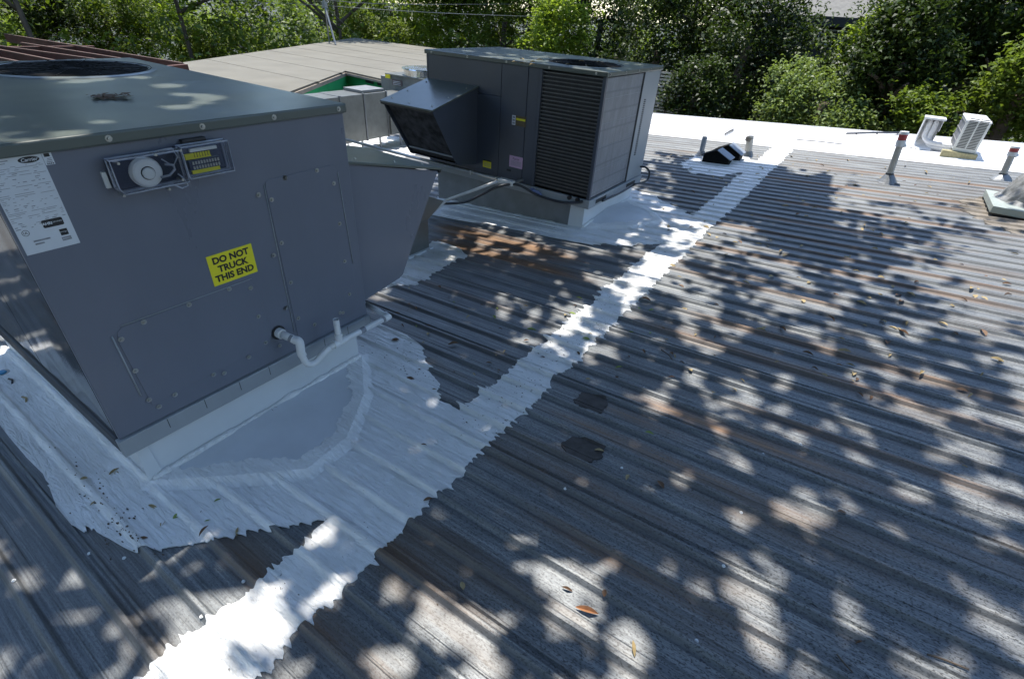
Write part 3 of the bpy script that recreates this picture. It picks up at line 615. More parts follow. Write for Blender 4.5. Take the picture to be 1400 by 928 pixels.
K1 = curb('roof_curb', 'white painted curb with smooth sloped saddle under the near unit', X1 - L + .07, X1 - .055, Y1 + .045, Y1 + W - .045, CZ1, MT['curb'], 5)
K2 = curb('roof_curb', 'galvanised curb with white painted corner under the far unit', X2 - L + .07, X2 - .055, Y2 + .045, Y2 + W - .045, CZ2, MT['galvdull'], 8)
MB().hexa([(X2 - .20, Y2 + .038, rz(X2, Y2)), (X2 - .05, Y2 + .038, rz(X2, Y2)), (X2 - .05, Y2 + .0445, rz(X2, Y2)), (X2 - .20, Y2 + .0445, rz(X2, Y2)), (X2 - .19, Y2 + .038, CZ2 - .004), (X2 - .05, Y2 + .038, CZ2 - .004), (X2 - .05, Y2 + .0445, CZ2 - .004), (X2 - .19, Y2 + .0445, CZ2 - .004)]).build('corner_flashing', MT['curb'], K2, world=True)
MB().hexa([(X1 - .054, Y1 + .030, rz(X1, Y1)), (X1 - .048, Y1 + .030, rz(X1, Y1)), (X1 - .048, Y1 + .09, rz(X1, Y1)), (X1 - .054, Y1 + .09, rz(X1, Y1)), (X1 - .054, Y1 + .038, CZ1 - .004), (X1 - .048, Y1 + .038, CZ1 - .004), (X1 - .048, Y1 + .075, CZ1 - .004), (X1 - .054, Y1 + .075, CZ1 - .004)]).build('corner_flashing', MT['curb'], K1, world=True, bevel=.002)
def saddle(root, xw, ya, yb, mids, rise, mat, seed):
    f = lambda x, y, h: Vector((x, y, rz(x, y) + RH + .008 + h))
    ym = (ya + yb) / 2; A, B, D = f(xw, ya, 0), f(xw, yb, 0), f(xw, ym, rise); C_ = [f(x, y, .004) for x, y in mids]; ol = [A] + C_ + [B]
    mb = MB(); mb.add([D] + ol, [(0, i + 1, i + 2) for i in range(len(ol) - 1)])
    for p, q_ in zip(ol[:-1], ol[1:]): dn = Vector((0, 0, .022)); mb.add([p, q_, q_ - dn, p - dn], [(0, 3, 2, 1)])
    o = mb.build('saddle', mat, root, world=True)
    # brushed coating lapping over the rim of the saddle
    cb = MB(); up_ = Vector((0, 0, .003)); k = 0; prev = None
    for p, q_ in zip(ol[:-1], ol[1:]):
        n = max(8, int((q_ - p).length / .012))
        for i in range(n + 1):
            t = i / n; e = p.lerp(q_, t); k += 1; wdt = .17 + .10 * vnoise(k, 14, seed) + .07 * vnoise(k, 4, seed + 1) + .05 * vnoise(k, 1.2, seed + 2)
            inn_ = e.lerp(D, min(.9, wdt)); oo = (e - D).normalized() * (.05 + .012 * vnoise(k, 16, seed + 7)); o2 = e + oo; o2.z = rz(o2.x, o2.y) + RH * .5 + .002; cur = (e + up_, inn_ + up_ * .8, o2)
            if prev: cb.add([prev[0], cur[0], cur[1], prev[1]], [(0, 1, 2, 3)]); cb.add([prev[0], cur[0], cur[2], prev[2]], [(0, 3, 2, 1)])
            prev = cur
    cb.build('saddle_coating', MT['coat_clean'], root, world=True)
    return o
saddle(K1, X1 - .05, Y1 + .03, Y1 + W - .03, [(1.50, -.25), (1.715, -.06), (1.70, .16), (1.52, .42)], .012, MT['saddle'], 3)
saddle(K2, X2 - .05, Y2 + .06, Y2 + W - .09, [(1.62, 3.52), (1.80, 3.84), (1.62, 4.05)], .05, MT['saddle'], 5)

# ------------------------------------------------------------------ PVC condensate drain of the near unit
dr = empty('condensate_drain', (X1, .14, ZB1 + .2)); tag(dr, 'white PVC condensate drain pipe with trap and open standpipe below the near unit', 'drain pipe')
D_ = lambda x, y, pl: onx(340 + x / 6.364, 400 + y / 6.364, pl)
h0 = D_(265, 350, X1 + .01)
p1 = D_(440, 430, X1 + .105); p2 = D_(455, 520, X1 + .11); p3 = D_(500, 610, X1 + .11); p4 = D_(570, 610, X1 + .11); p5 = D_(640, 540, X1 + .11); p6 = D_(700, 480, X1 + .11)
tee = D_(790, 430, X1 + .11); elb = D_(1215, 210, X1 + .11); en = Vector((X1 - .01, elb.y + .012, elb.z + .004))
R0 = .0145
MB().tube([(X1 + .003, h0.y, h0.z), (X1 + .006, h0.y, h0.z)], .033, 16).build('grommet', MT['black'], dr, world=True)
MB().tube([(X1 + .006, h0.y, h0.z), (X1 + .03, h0.y + .002, h0.z)], .023, 16).build('fitting', MT['pvc'], dr, world=True, smooth=False)
MB().tube([(X1 + .03, h0.y + .002, h0.z)] + [Vector((X1 + .03, h0.y + .002, h0.z)).lerp(p1, .8)], .0175, 14).build('pipe', MT['pvc'], dr, world=True, smooth=True)
MB().tube(curve([Vector((X1 + .03, h0.y + .002, h0.z)).lerp(p1, .72), p1, p2, p2 + (p3 - p2) * .3], 6), .019, 14).build('elbow', MT['pvc'], dr, world=True, smooth=True)
MB().tube(curve([p2, p3, p4, p5, p6], 8), R0 + .001, 14).build('trap', MT['pvc'], dr, world=True, smooth=True)
dt = (elb - tee).normalized()
MB().tube([tee - dt * .035, tee + dt * .045], .019, 14).build('tee', MT['pvc'], dr, world=True)
MB().tube([p6, tee, elb], R0, 14).build('pipe', MT['pvc'], dr, world=True, smooth=True)
top = D_(778, 222, X1 + .11); top.y = tee.y + .004
MB().tube([tee, tee + Vector((0, 0, .05))], .019, 14).build('tee', MT['pvc'], dr, world=True)
MB().tube([tee + Vector((0, 0, .04)), (tee.x, tee.y, top.z)], .0145, 14, False).build('standpipe', MT['pvc'], dr, world=True, smooth=True)
MB().tube([(tee.x, tee.y, top.z - .02), (tee.x, tee.y, top.z - .019)], .0125, 12).build('pipe_bore', MT['greyink'], dr, world=True)
MB().tube([elb - dt * .03, elb, elb + Vector((-.03, .003, .001))], .019, 14).build('elbow', MT['pvc'], dr, world=True)
MB().tube([elb, en + Vector((-.06, 0, 0))], R0, 14).build('pipe', MT['pvc'], dr, world=True, smooth=True)
for t_ in (.40, .86):
    c = tee.lerp(elb, t_); MB().tube([c, c + dt * .03], R0 + .0004, 14, False).build('print_mark', MT['greyink'], dr, world=True)
c = Vector((X1 + .03, h0.y, h0.z)).lerp(p1, .45); MB().tube([c, c.lerp(p1, .3)], .0178, 14, False).build('print_mark', MT['greyink'], dr, world=True)

# ------------------------------------------------------------------ duct smoke detector on the near unit
XD = X1 + .062
q = lambda a, b, x=XD: onx(a, b, x)
tl, tr, br, bl = q(152, 216), q(315, 192), q(318, 235), q(164, 271)
ya, yb2 = (tl.y + bl.y) / 2, (tr.y + br.y) / 2; zt_, zb_ = (tl.z + tr.z) / 2, (bl.z + br.z) / 2
sd = empty('smoke_detector', (X1, (ya + yb2) / 2, zb_)); tag(sd, 'duct smoke detector with clear cover and round white sensor bolted to near unit', 'smoke detector')
ym = ya + (yb2 - ya) * .565
MB().box((X1 + .001, ya + .004, zb_ + .004), (X1 + .030, ym - .004, zt_ - .012)).build('housing', MT['navy'], sd, world=True, bevel=.006)
MB().box((X1 + .001, ym - .002, zb_ + .012), (X1 + .026, yb2 - .004, zt_ - .004)).build('housing', MT['navy'], sd, world=True, bevel=.006)
MB().box((X1 + .001, yb2 - .13, zt_ - .003), (X1 + .02, yb2 - .05, zt_ + .012)).build('conduit_plug', MT['black'], sd, world=True, bevel=.003)
def coverbox(y0, z0, y1, z1, ch):
    P = [(y0 + ch, z0), (y1, z0), (y1, z1), (y0, z1), (y0, z0 + ch * 1.6)]
    o = MB().prism([(X1 + .030, y, z) for y, z in P], (XD - X1 - .030, 0, 0)).build('clear_cover', MT['glass'], sd, world=True, bevel=.004)
    Q = P + [P[0]]; e = MB(); e.tube([(XD - .002, y, z) for y, z in Q], .0026, 6); e.tube([(X1 + .031, y, z) for y, z in Q], .0038, 6)
    for y, z in P: e.tube([(X1 + .031, y, z), (XD - .002, y, z)], .002, 5)
    e.build('cover_rim', MT['edge'], o, world=True, smooth=True)
coverbox(ya, zb_, ym - .002, zt_ - .008, .012); coverbox(ym + .002, zb_ + .008, yb2, zt_, .004)
sc_ = q(203, 237, X1 + .05); rs_ = .047
MB().tube([(X1 + .030, sc_.y, sc_.z), (X1 + .036, sc_.y, sc_.z), (X1 + .046, sc_.y, sc_.z), (X1 + .049, sc_.y, sc_.z)], [rs_, rs_, rs_ * .9, rs_ * .78], 36).build('sensor_head', MT['offwhite'], sd, world=True)
MB().tube([(X1 + .049, sc_.y, sc_.z), (X1 + .0495, sc_.y, sc_.z)], [.021, .021], 28).build('sensor_gap', MT['dark'], sd, world=True)
MB().tube([(X1 + .0495, sc_.y, sc_.z), (X1 + .055, sc_.y, sc_.z), (X1 + .057, sc_.y, sc_.z)], [.018, .018, .014], 28).build('sensor_centre', MT['white'], sd, world=True)
for (a, b) in ((162, 224), (213, 212), (247, 206), (170, 268), (250, 246), (232, 259)):
    p = q(a, b, XD); MB().tube([(X1 + .03, p.y, p.z), (XD + .001, p.y, p.z)], .0042, 10).build('cover_screw', MT['screw'], sd, world=True)
# channel mouldings between the two halves
MB().tube([(XD - .004, *q(a, b, XD).yz) for a, b in ((221, 243), (233, 240), (240, 232), (238, 226), (226, 225))], .004, 6).build('moulding', MT['edge'], sd, world=True, smooth=True)
MB().tube([(XD - .004, *q(a, b, XD).yz) for a, b in ((222, 256), (236, 252), (250, 258), (258, 254), (252, 244), (244, 238))], .003, 6).build('moulding', MT['edge'], sd, world=True, smooth=True)
MB().tube([(XD - .006, *q(a, b, XD).yz) for a, b in ((216, 207), (236, 203), (244, 215), (238, 228), (222, 218))], .0025, 6).build('moulding', MT['edge'], sd, world=True, smooth=True)
y0 = ym + .018
yl = MB().box((X1 + .027, y0, zb_ + .062), (X1 + .034, yb2 - .055, zt_ - .03)).build('yellow_label', MT['yellow'], sd, world=True)
for k in range(7): MB().box((X1 + .0342, y0 + .03 + .009 * k, zb_ + .066), (X1 + .0348, y0 + .0315 + .009 * k, zb_ + .085)).build('print_mark', MT['ink'], yl, world=True)
MB().box((X1 + .027, y0 + .02, zt_ - .026), (X1 + .036, yb2 - .03, zt_ - .016)).build('grey_label', MT['offwhite'], sd, world=True)
tbk = MB().box((X1 + .027, y0 + .005, zb_ + .028), (X1 + .040, yb2 - .03, zb_ + .060)).build('terminal_block', MT['navy'], sd, world=True)
for rr_ in range(2):
    for k in range(10): MB().box((X1 + .040, y0 + .014 + k * .0095, zb_ + .031 + rr_ * .015), (X1 + .043, y0 + .0195 + k * .0095, zb_ + .041 + rr_ * .015)).build('terminal', MT['screw'], tbk, world=True)
MB().box((X1 + .027, y0 + .01, zb_ + .014), (X1 + .034, yb2 - .035, zb_ + .026)).build('yellow_label', MT['yellow'], sd, world=True)
b0, b1 = onx(138, 236, X1 + .01), onx(147, 258, X1 + .01)
MB().box((X1 + .001, b0.y, b1.z), (X1 + .012, b0.y + .012, b0.z)).build('mounting_tab', MT['white'], sd, world=True, bevel=.001)

# ------------------------------------------------------------------ conduits and hose in front of the far unit
cy = Y2 - .19
e0 = ony(560, 213, cy); e1 = ony(684, 246, cy); c0 = empty('electrical_conduit', (e1.x, cy, e1.z)); tag(c0, 'grey conduit running level along the foot of the far unit to a box', 'conduit')
MB().tube([(e0.x - 1.2, cy, e1.z), (e1.x, cy, e1.z)], .014, 12).build('pipe', MT['conduit'], c0, world=True, smooth=True)
for x in (e1.x - .35, e1.x - .05): MB().box((x, cy - .02, e1.z - .02), (x + .02, cy + .02, e1.z + .02)).build('coupling', MT['screw'], c0, world=True, bevel=.003)
MB().box((e1.x - .01, cy - .03, e1.z - .025), (e1.x + .15, cy + .03, e1.z + .02)).build('conduit_body', MT['pvc'], c0, world=True, bevel=.006)
MB().tube([(e1.x + .13, cy + .02, e1.z - .01), (e1.x + .13, Y2 - .01, e1.z - .01)], .012, 10).build('pipe', MT['conduit'], c0, world=True)
lo = onroof(606, 277); c3 = empty('electrical_conduit', lo); tag(c3, 'bright sloping conduit dropping from the box in front of the far unit to the roof', 'conduit')
lp = onax(610, 274, 1, cy - .30); hp = Vector((e1.x + .0, cy - .03, e1.z - .005)); lo3 = Vector((lp.x, lp.y, max(lp.z, rz(lp.x, lp.y) + .03)))
MB().tube([hp, lo3], .014, 12).build('pipe', MT['pvc'], c3, world=True, smooth=True); MB().tube([lo3, (lo3.x - .2, lo3.y - .05, rz(lo3.x - .2, lo3.y) + .03)], .014, 12).build('pipe', MT['pvc'], c3, world=True, smooth=True)
hs = empty('power_cable', (e1.x, cy, e1.z)); tag(hs, 'black flexible cable looping along the base of the far unit', 'cable')
Hp = [ony(a, b, y) for a, b, y in ((592, 279, cy - .30), (632, 277, cy - .26), (655, 268, cy - .2), (682, 255, cy - .1), (708, 253, cy + .03), (735, 267, cy + .12), (765, 276, Y2 - .04), (790, 277, Y2 - .03), (797, 275, Y2 - .012))]
MB().tube(curve(Hp, 8), .0115, 10).build('cable', MT['hose'], hs, world=True, smooth=True)
for (a, b) in ((779, 270), (790, 273)):
    p = ony(a, b, Y2 - .012); MB().tube([(p.x, Y2 - .03, p.z), (p.x, Y2 - .009, p.z)], .019, 14).build('cable_entry', MT['black'], hs, world=True)
Bp = [onx(a, b, X2 + .06) for a, b in ((856, 253), (872, 253), (880, 251))]; 
LP = [Vector((X2 + .02, Y2 + .25, ZB2 + .02)), Vector((X2 + .05, Y2 + .55, ZB2 + .03)), Vector((X2 + .07, Y2 + .85, ZB2 + .055))] + [onx(a, b, x) for a, b, x in ((868, 252, X2 + .10), (884, 247, X2 + .13), (888, 236, X2 + .13), (883, 229, X2 + .08), (876, 228, X2 + .01))]
hl = empty('cable_loop', LP[0]); tag(hl, 'dark cable loop hanging from the coil end of the far unit', 'cable')
MB().tube(curve(LP, 8), .010, 10).build('cable', MT['hose'], hl, world=True, smooth=True)
p = ony(733, 263, Y2 - .03); pc = empty('blue_wrapper', p); tag(pc, 'crumpled clear and blue plastic wrap on the cable of the far unit', 'plastic wrap')
wr = MB(); 
pts = [Vector((p.x + dx, Y2 - .03 + .006 * math.sin(9 * dx * 10), p.z - dx * .25)) for dx in [(-.07 + .02 * k) for k in range(8)]]
wr.tube(pts, [.006, .018, .022, .017, .023, .02, .016, .005], 7); wr.build('wrap', simple('pale_blue_film', (0.22, 0.27, 0.50), .25, 0, .3, 60), pc, world=True)

# ------------------------------------------------------------------ small galvanised duct under the near hood
gd = empty('duct_boot', (.28, 1.85, rz(.28, 1.85))); tag(gd, 'small galvanised duct boot bending up behind the near unit hood', 'duct')
zb0 = rz(.35, 1.95)
MB().box((.12, 1.86, zb0 - .01), (.42, 2.10, zb0 + .27)).build('riser', MT['galv'], gd, world=True, bevel=.003)
MB().hexa([(.12, 1.86, zb0 + .272), (.42, 1.86, zb0 + .272), (.42, 2.10, zb0 + .272), (.12, 2.10, zb0 + .272), (.12, 1.98, zb0 + .52), (.42, 1.98, zb0 + .52), (.42, 2.30, zb0 + .38), (.12, 2.30, zb0 + .38)]).build('bend', MT['galv'], gd, world=True, bevel=.003)
MB().box((.10, 1.835, zb0 + .0), (.445, 2.125, zb0 + .03)).build('base_flange', MT['curb'], gd, world=True, bevel=.004)

# ------------------------------------------------------------------ raised galvanised duct run between the units and the green building
du = empty('duct_run', (-3.0, 4.5, rz(-3, 4.5))); tag(du, 'long galvanised air duct standing on thin legs left of the far unit', 'duct')
MB().box((-3.45, 4.07, .04), (-3.0, 4.485, .66)).build('duct_section', MT['galv'], du, world=True, bevel=.004); MB().box((-3.45, 4.489, .04), (-3.0, 4.92, .66)).build('duct_section', MT['galv'], du, world=True, bevel=.004)
MB().box((-3.45, 3.3, .04), (-3.0, 4.066, .655)).build('duct_section', MT['galv'], du, world=True, bevel=.004)
for y in (4.066, 4.487, 4.92): MB().box((-3.02, y - .012, .03), (-2.988, y + .012, .672)).build('joint_flange', MT['galvdull'], du, world=True, bevel=.002)
MB().box((-3.40, 4.93, .06), (-2.95, 5.9, .60)).build('duct_section', MT['galv'], du, world=True, bevel=.004)
for (x, y) in ((-3.02, 4.4), (-3.02, 4.75), (-2.96, 5.12), (-3.6, 4.6), (-3.0, 3.8)): MB().box((x - .012, y - .012, rz(x, y)), (x + .012, y + .012, .06)).build('leg', MT['conduit'], du, world=True)
MB().box((-3.44, 4.50, .662), (-3.05, 4.93, .70)).build('duct_cap', MT['galvdull'], du, world=True, bevel=.004)
coat('coating_patch', [(-3.9, 4.2), (-2.3, 4.2), (-2.3, 5.6), (-3.9, 5.6)], MT['coat'], .004, .08, 91, 'white coating under the raised duct')
ex = empty('exhaust_fan', (-3.1, 5.9, .6)); tag(ex, 'squat exhaust fan with shiny metal cap behind the far unit', 'exhaust fan')
E = lambda a, b, y: ony(450 + a / 5.6875, 80 + b / 5.6875, y)
a_ = E(455, 130, 5.5); b_ = E(470, 195, 5.5); c_ = E(800, 150, 5.5)
MB().box((a_.x, 5.5, .25), (c_.x, 6.2, a_.z)).build('fan_box', MT['galvdull'], ex, world=True, bevel=.006)
MB().box((a_.x - .03, 5.47, a_.z + .002), (c_.x + .03, 6.23, a_.z + .028)).build('box_lid', MT['galv'], ex, world=True, bevel=.004)
MB().box((a_.x - .02, 5.463, a_.z - .04), (a_.x + .09, 5.469, a_.z + .01)).build('yellow_edge', MT['yellow'], ex, world=True)
ln = MB().box((a_.x + .10, 5.492, a_.z - .13), (a_.x + .32, 5.498, a_.z - .045)).build('label_plate', simple('faded_plum_label', (.12, .09, .10), .5), ex, world=True)
for k in range(3): MB().box((a_.x + .12, 5.489, a_.z - .12 + .022 * k), (a_.x + .29, 5.4915, a_.z - .113 + .022 * k)).build('print_mark', MT['paper'], ln, world=True)
cc = ((a_.x + .52), 5.85); MB().tube([(cc[0], cc[1], a_.z + .02), (cc[0], cc[1], a_.z + .12)], .36, 40).build('cap_drum', MT['shiny'], ex, world=True)
MB().tube([(cc[0], cc[1], a_.z + .12), (cc[0], cc[1], a_.z + .135), (cc[0], cc[1], a_.z + .15)], [.39, .385, .2], 40).build('cap_lid', MT['shiny'], ex, world=True)
MB().box((a_.x - .22, 5.55, .2), (a_.x - .04, 5.95, a_.z - .03)).build('side_cabinet', MT['galvdull'], ex, world=True, bevel=.005)

# ------------------------------------------------------------------ neighbouring building: tan roof, green wall
ZN = .6
T = lambda a, b: onz(a, b, ZN)
P1, P2, P3, P4, P5, P6 = T(254, 85), T(485, 52), T(585, 65), T(400, 124), T(472, 97), T(530, 110)
d1 = (P4 - P5).normalized()
nb = empty('green_building', (P5.x, P5.y, -3.6)); tag(nb, 'low green walled building with flat tan roof beyond the ducts', 'building')
P3b = P2 + (P3 - P2) * 2.5; P6b = Vector((P6.x + 1.2, P6.y + .1, ZN)); P4b = P4 + d1 * 3.5; P1b = P1 + (P1 - P2).normalized() * 2.6
out = [P2, P1b, P4b, P5, P6, P6 + (P3b - P6) * .02 + Vector((0, .4, 0)), P3b]
out = [P2, P1b, P4b, P5, P6, Vector((P6.x + .2, P3b.y - 2, ZN)), Vector((P3b.x, P3b.y, ZN))]
MB().prism([p - Vector((0, 0, .03)) for p in out], (0, 0, .03)).build('roof', MT['tanroof'], nb, world=True)
inn = []
cen = sum(out, Vector()) / len(out)
def shrink(p, s): return cen + (p - cen) * s
fas = MB(); 
for a, b in zip(out, out[1:] + out[:1]):
    pass
def strip_wall(a, b, z0, z1, name, mat, th=.04, par=nb):
    d = (b - a); n = Vector((-d.y, d.x, 0)).normalized() * th
    MB().prism([(a.x, a.y, z0), (b.x, b.y, z0), (b.x, b.y, z1), (a.x, a.y, z1)], n).build(name, mat, par, world=True)
strip_wall(P4b, P5, ZN - .09, ZN - .031, 'fascia', MT['fascia'], -.02); strip_wall(P5, P6, ZN - .07, ZN - .031, 'fascia', MT['fascia'], -.02)
ov = .45
W5 = Vector((P5.x - .55, P5.y + .10, 0)); W4 = W5 + (P4b - P5); W6 = Vector((P6.x - .03, P6.y + .14, 0))
strip_wall(W4, W5, -3.59, ZN - .035, 'green_wall', MT['green']); strip_wall(Vector((P5.x - .55, P5.y + .10, 0)), W6, -3.59, ZN - .035, 'green_wall', MT['green'])
strip_wall(W6, Vector((P6.x + .1, P3b.y - 2, 0)), -3.59, ZN - .035, 'green_wall', MT['green'])
strip_wall(shrink(P1b, .96), shrink(P4b, .96), -3.59, ZN - .035, 'green_wall', MT['green']); strip_wall(shrink(P2, .96), shrink(P1b, .96), -3.59, ZN - .035, 'green_wall', MT['green'])
strip_wall(P4b + Vector((0.02, 0, 0)), P5 + Vector((.02, 0, 0)), ZN - .30, ZN - .092, 'soffit_board', MT['green'], .02)
for k in range(3):
    a = P5.lerp(P6, .12 + .28 * k); b = P5.lerp(P6, .30 + .28 * k)
    strip_wall(a + Vector((0, .08, 0)), b + Vector((0, .08, 0)), ZN - .14, ZN - .072, 'vent_gap', MT['dark'])
MB().box((P6.x - .06, P6.y + .02, -.2), (P6.x + .12, P6.y + .2, ZN - .075)).build('corner_board', MT['trim'], nb, world=True)
# seams of the rolled roofing
sd1 = (P3 - P2).normalized()
for k in range(1, 9):
    a = P2 + (P1b - P2) * (k / 9.5); b = a + sd1 * 14
    # cut the seam where it leaves the roof
    best = b
    for (s0, s1) in ((P4b, P5), (P5, P6), (P6, Vector((P6.x + .2, P3b.y - 2, ZN))), (Vector((P6.x + .2, P3b.y - 2, ZN)), P3b)):
        den = (b.x - a.x) * (s1.y - s0.y) - (b.y - a.y) * (s1.x - s0.x)
        if abs(den) < 1e-9: continue
        t = ((s0.x - a.x) * (s1.y - s0.y) - (s0.y - a.y) * (s1.x - s0.x)) / den; u = ((s0.x - a.x) * (b.y - a.y) - (s0.y - a.y) * (b.x - a.x)) / den
        if 0 < t < 1 and 0 <= u <= 1: best = a + (b - a) * min(t, 2)
        
    dd = best - a; nn_ = Vector((-dd.y, dd.x, 0)).normalized() * .12
    MB().prism([a + Vector((0, 0, .001)), best + Vector((0, 0, .001)), best + nn_ + Vector((0, 0, .001)), a + nn_ + Vector((0, 0, .001))], (0, 0, .003)).build('roofing_seam', MT['tanroof'], nb, world=True)
# mast with guy wires
ms = empty('antenna_mast', T(459, 62)); tag(ms, 'thin metal mast with guy wires standing on the tan roof', 'mast')
A0 = T(459, 62); A1 = T(450, 57); tp = ony(444, 8, (A0.y + A1.y) / 2); up = ony(436, -25, (A0.y + A1.y) / 2)
MB().tube([A0, tp], .028, 8).build('pole', MT['wire'], ms, world=True); MB().tube([A1, tp], .02, 8).build('brace', MT['conduit'], ms, world=True); MB().tube([tp, up], .03, 8).build('pole', MT['wire'], ms, world=True)
MB().tube([tp, T(490, 51)], .008, 5).build('guy_wire', MT['wire'], ms, world=True)
MB().box((tp.x - .06, tp.y - .05, tp.z - .06), (tp.x + .06, tp.y + .05, tp.z + .1)).build('bracket', MT['conduit'], ms, world=True)
wy = tp.y
for nm, pts, lab in (('power_line', [tp, ony(600, 18, wy - 1), ony(760, 24, wy + 6)], 'lower pale cable running right from the mast across the trees'), ('power_line', [ony(440, 0, wy), ony(535, 6, wy), ony(700, 6, wy + 6)], 'upper pale cable running right from the mast across the trees'),
                ('power_line', [tp, ony(350, 3, wy + 1), ony(285, -2, wy + 2)], 'pale cable running left from the mast across the trees')):
    tag(MB().tube(curve(pts, 5), .006, 5).build(nm, MT['wire']), lab, 'cable')
# ------------------------------------------------------------------ red rafters at the left
ZR = .78
rf = empty('rafter_frame', onz(180, 75, ZR)); tag(rf, 'open frame of dark red rafters beyond the near unit fan', 'roof frame')
def rafter(a, b, ext0=1.5, ext1=.9):
    A, B = onz(*a, ZR), onz(*b, ZR); d = (B - A).normalized(); A = A - d * ext0; B = B + d * ext1; n = Vector((-d.y, d.x, 0)) * .028
    MB().prism([A + n, B + n, B - n, A - n], (0, 0, -.13)).build('rafter', MT['redwood'], rf, world=True)
    MB().prism([A + n * .5 + Vector((0, 0, .001)), B + n * .5 + Vector((0, 0, .001)), B - n * 1.05 + Vector((0, 0, .001)), A - n * 1.05 + Vector((0, 0, .001))], (0, 0, .015)).build('rafter_lit_top', MT['rafterlit'], rf, world=True)  # strip laid on for the lit upper edge
rafter((120, 66), (250, 87.5), 3.0, 0)
for a, b in (((97, 70), (160, 80)), ((45, 70), (125, 81)), ((0, 69), (77, 84)), ((-40, 72), (30, 86))): rafter(a, b)
A, B = onz(254, 88, ZR), onz(205, 92, ZR); d = (B - A).normalized(); n = Vector((-d.y, d.x, 0)) * .04; B = B + d * 4
MB().prism([A + n, B + n, B - n, A - n], (0, 0, -.15)).build('end_beam', MT['redwood'], rf, world=True)
A, B = onz(255, 89, ZR), onz(120, 62, ZR)
A2, B2 = onz(0, 64, ZR), onz(128, 63, ZR); d = (B2 - A2).normalized(); n = Vector((-d.y, d.x, 0)) * .05
MB().prism([A2 - d * 3 + n, B2 + n, B2 - n, A2 - d * 3 - n], (0, 0, -.14)).build('ridge_beam', MT['redwood'], rf, world=True)

# ------------------------------------------------------------------ things standing on the far roof
def pipe_vent(px, py, tx, ty, label, mat, r=.034, red=True, capmat='pvc'):
    b = onroof(px, py); t = ony(tx, ty, b[1]); h = t.z - b[2]
    lean = Vector((t.x - b[0], 0, h)) * 1.0; root = empty('vent_pipe', b); tag(root, label, 'vent pipe', 'pipes through the far roof')
    B = Vector(b)
    if red:
        MB().tube([B + Vector((0, 0, .0)), B + Vector((0, 0, .02)), B + lean * .06 + Vector((0, 0, .02)), B + lean * .17], [.115, .10, .075, .045], 20).build('flashing_cone', MT['galvdull'], root, world=True)
        MB().tube([B + lean * .14, B + lean * .20], .042, 14).build('rubber_collar', MT['hose'], root, world=True)
    else:
        MB().tube([B + Vector((0, 0, 0)), B + Vector((0, 0, .02)), B + lean * .25], [.09, .07, r + .008], 16).build('flashing_cone', MT['galvdull'], root, world=True)
    MB().tube([B + lean * .1, B + lean * (.82 if red else 1)], r, 16).build('pipe', mat, root, world=True, smooth=False)
    if red:
        MB().tube([B + lean * .72, B + lean * .84], [r + .010, r + .014], 14).build('coupling', MT['pvc'], root, world=True)
        MB().tube([B + lean * .84, B + lean * .95], [r + .008, r + .010], 14).build('red_band', MT['red'], root, world=True)
        MB().tube([B + lean * .95, B + lean * 1.0], [r + .014, r + .010], 14).build('cap', MT['pvc'], root, world=True)
        MB().tube([B + lean * .80 + Vector((.02, 0, 0)), B + lean * .72 + Vector((.045, 0, 0))], [.022, .026], 10).build('side_spout', MT['pvc'], root, world=True)
    else:
        MB().tube([B + lean * .999, B + lean * 1.003], r * .8, 14).build('pipe_bore', MT['dark'], root, world=True)
    return root
pipe_vent(1212, 250, 1237, 180, 'tall leaning vent pipe with faded red band and white cap, left of the outdoor unit', MT['pvcgrey'])
pipe_vent(1368, 246, 1389, 200, 'shorter vent pipe with faded red band, right of the outdoor unit', MT['pvcgrey'])
pipe_vent(958, 213, 964, 187, 'short blue grey vent pipe left of the black roof vent', MT['pvcblue'], .035, False)
v3 = pipe_vent(1022, 214, 1026, 186, 'stubby pale vent pipe with dark band right of the black roof vent', MT['pvcgrey'], .048, False)
b = onroof(1022, 214); t = ony(1026, 186, b[1]); MB().tube([Vector((t.x - .003, b[1], t.z - .07)), Vector((t.x, b[1], t.z - .02))], .053, 14).build('dark_band', MT['brownpatch'], v3, world=True)
# black slant-back roof vent with two caps
vb = Vector(onroof(985, 222)); vh = empty('roof_vent', vb); tag(vh, 'black gabled double roof vent on a white patch', 'roof vent')
Vn = lambda x, y, s=7.778: (920 + x / s, 160 + y / s)
def gable(cx, cy, wx, wy, h0, h1, wz):
    base = rz(cx, cy) + .03
    z0, z1 = base + h0, base + h1; hw = wx / 2
    prof_ = [(-hw, z0), (0, z1), (hw, z0), (hw, z0 - wz), (-hw, z0 - wz)]
    MB().prism([(cx + a, cy, z) for a, z in prof_], (0, wy, 0)).build('vent_body', MT['ventblack'], vh, world=True, bevel=.003)
    for s, mt in ((1, MT['pvcblue']), (-1, MT['ventblack'])):  # right slope in lighter grey-blue: its sheen is painted in
        MB().prism([(cx, cy - .02, z1 + .004), (cx + s * (hw + .025), cy - .02, z0 - .006), (cx + s * (hw + .025), cy + wy + .02, z0 - .006), (cx, cy + wy + .02, z1 + .004)], (0, 0, .008)).build('vent_cap', mt, vh, world=True)
gc = onroof(980, 224)
gable(gc[0] - .01, gc[1] - .10, .34, .20, .07, .155, .09); gable(gc[0] + .05, gc[1] + .22, .34, .22, .085, .175, .10)
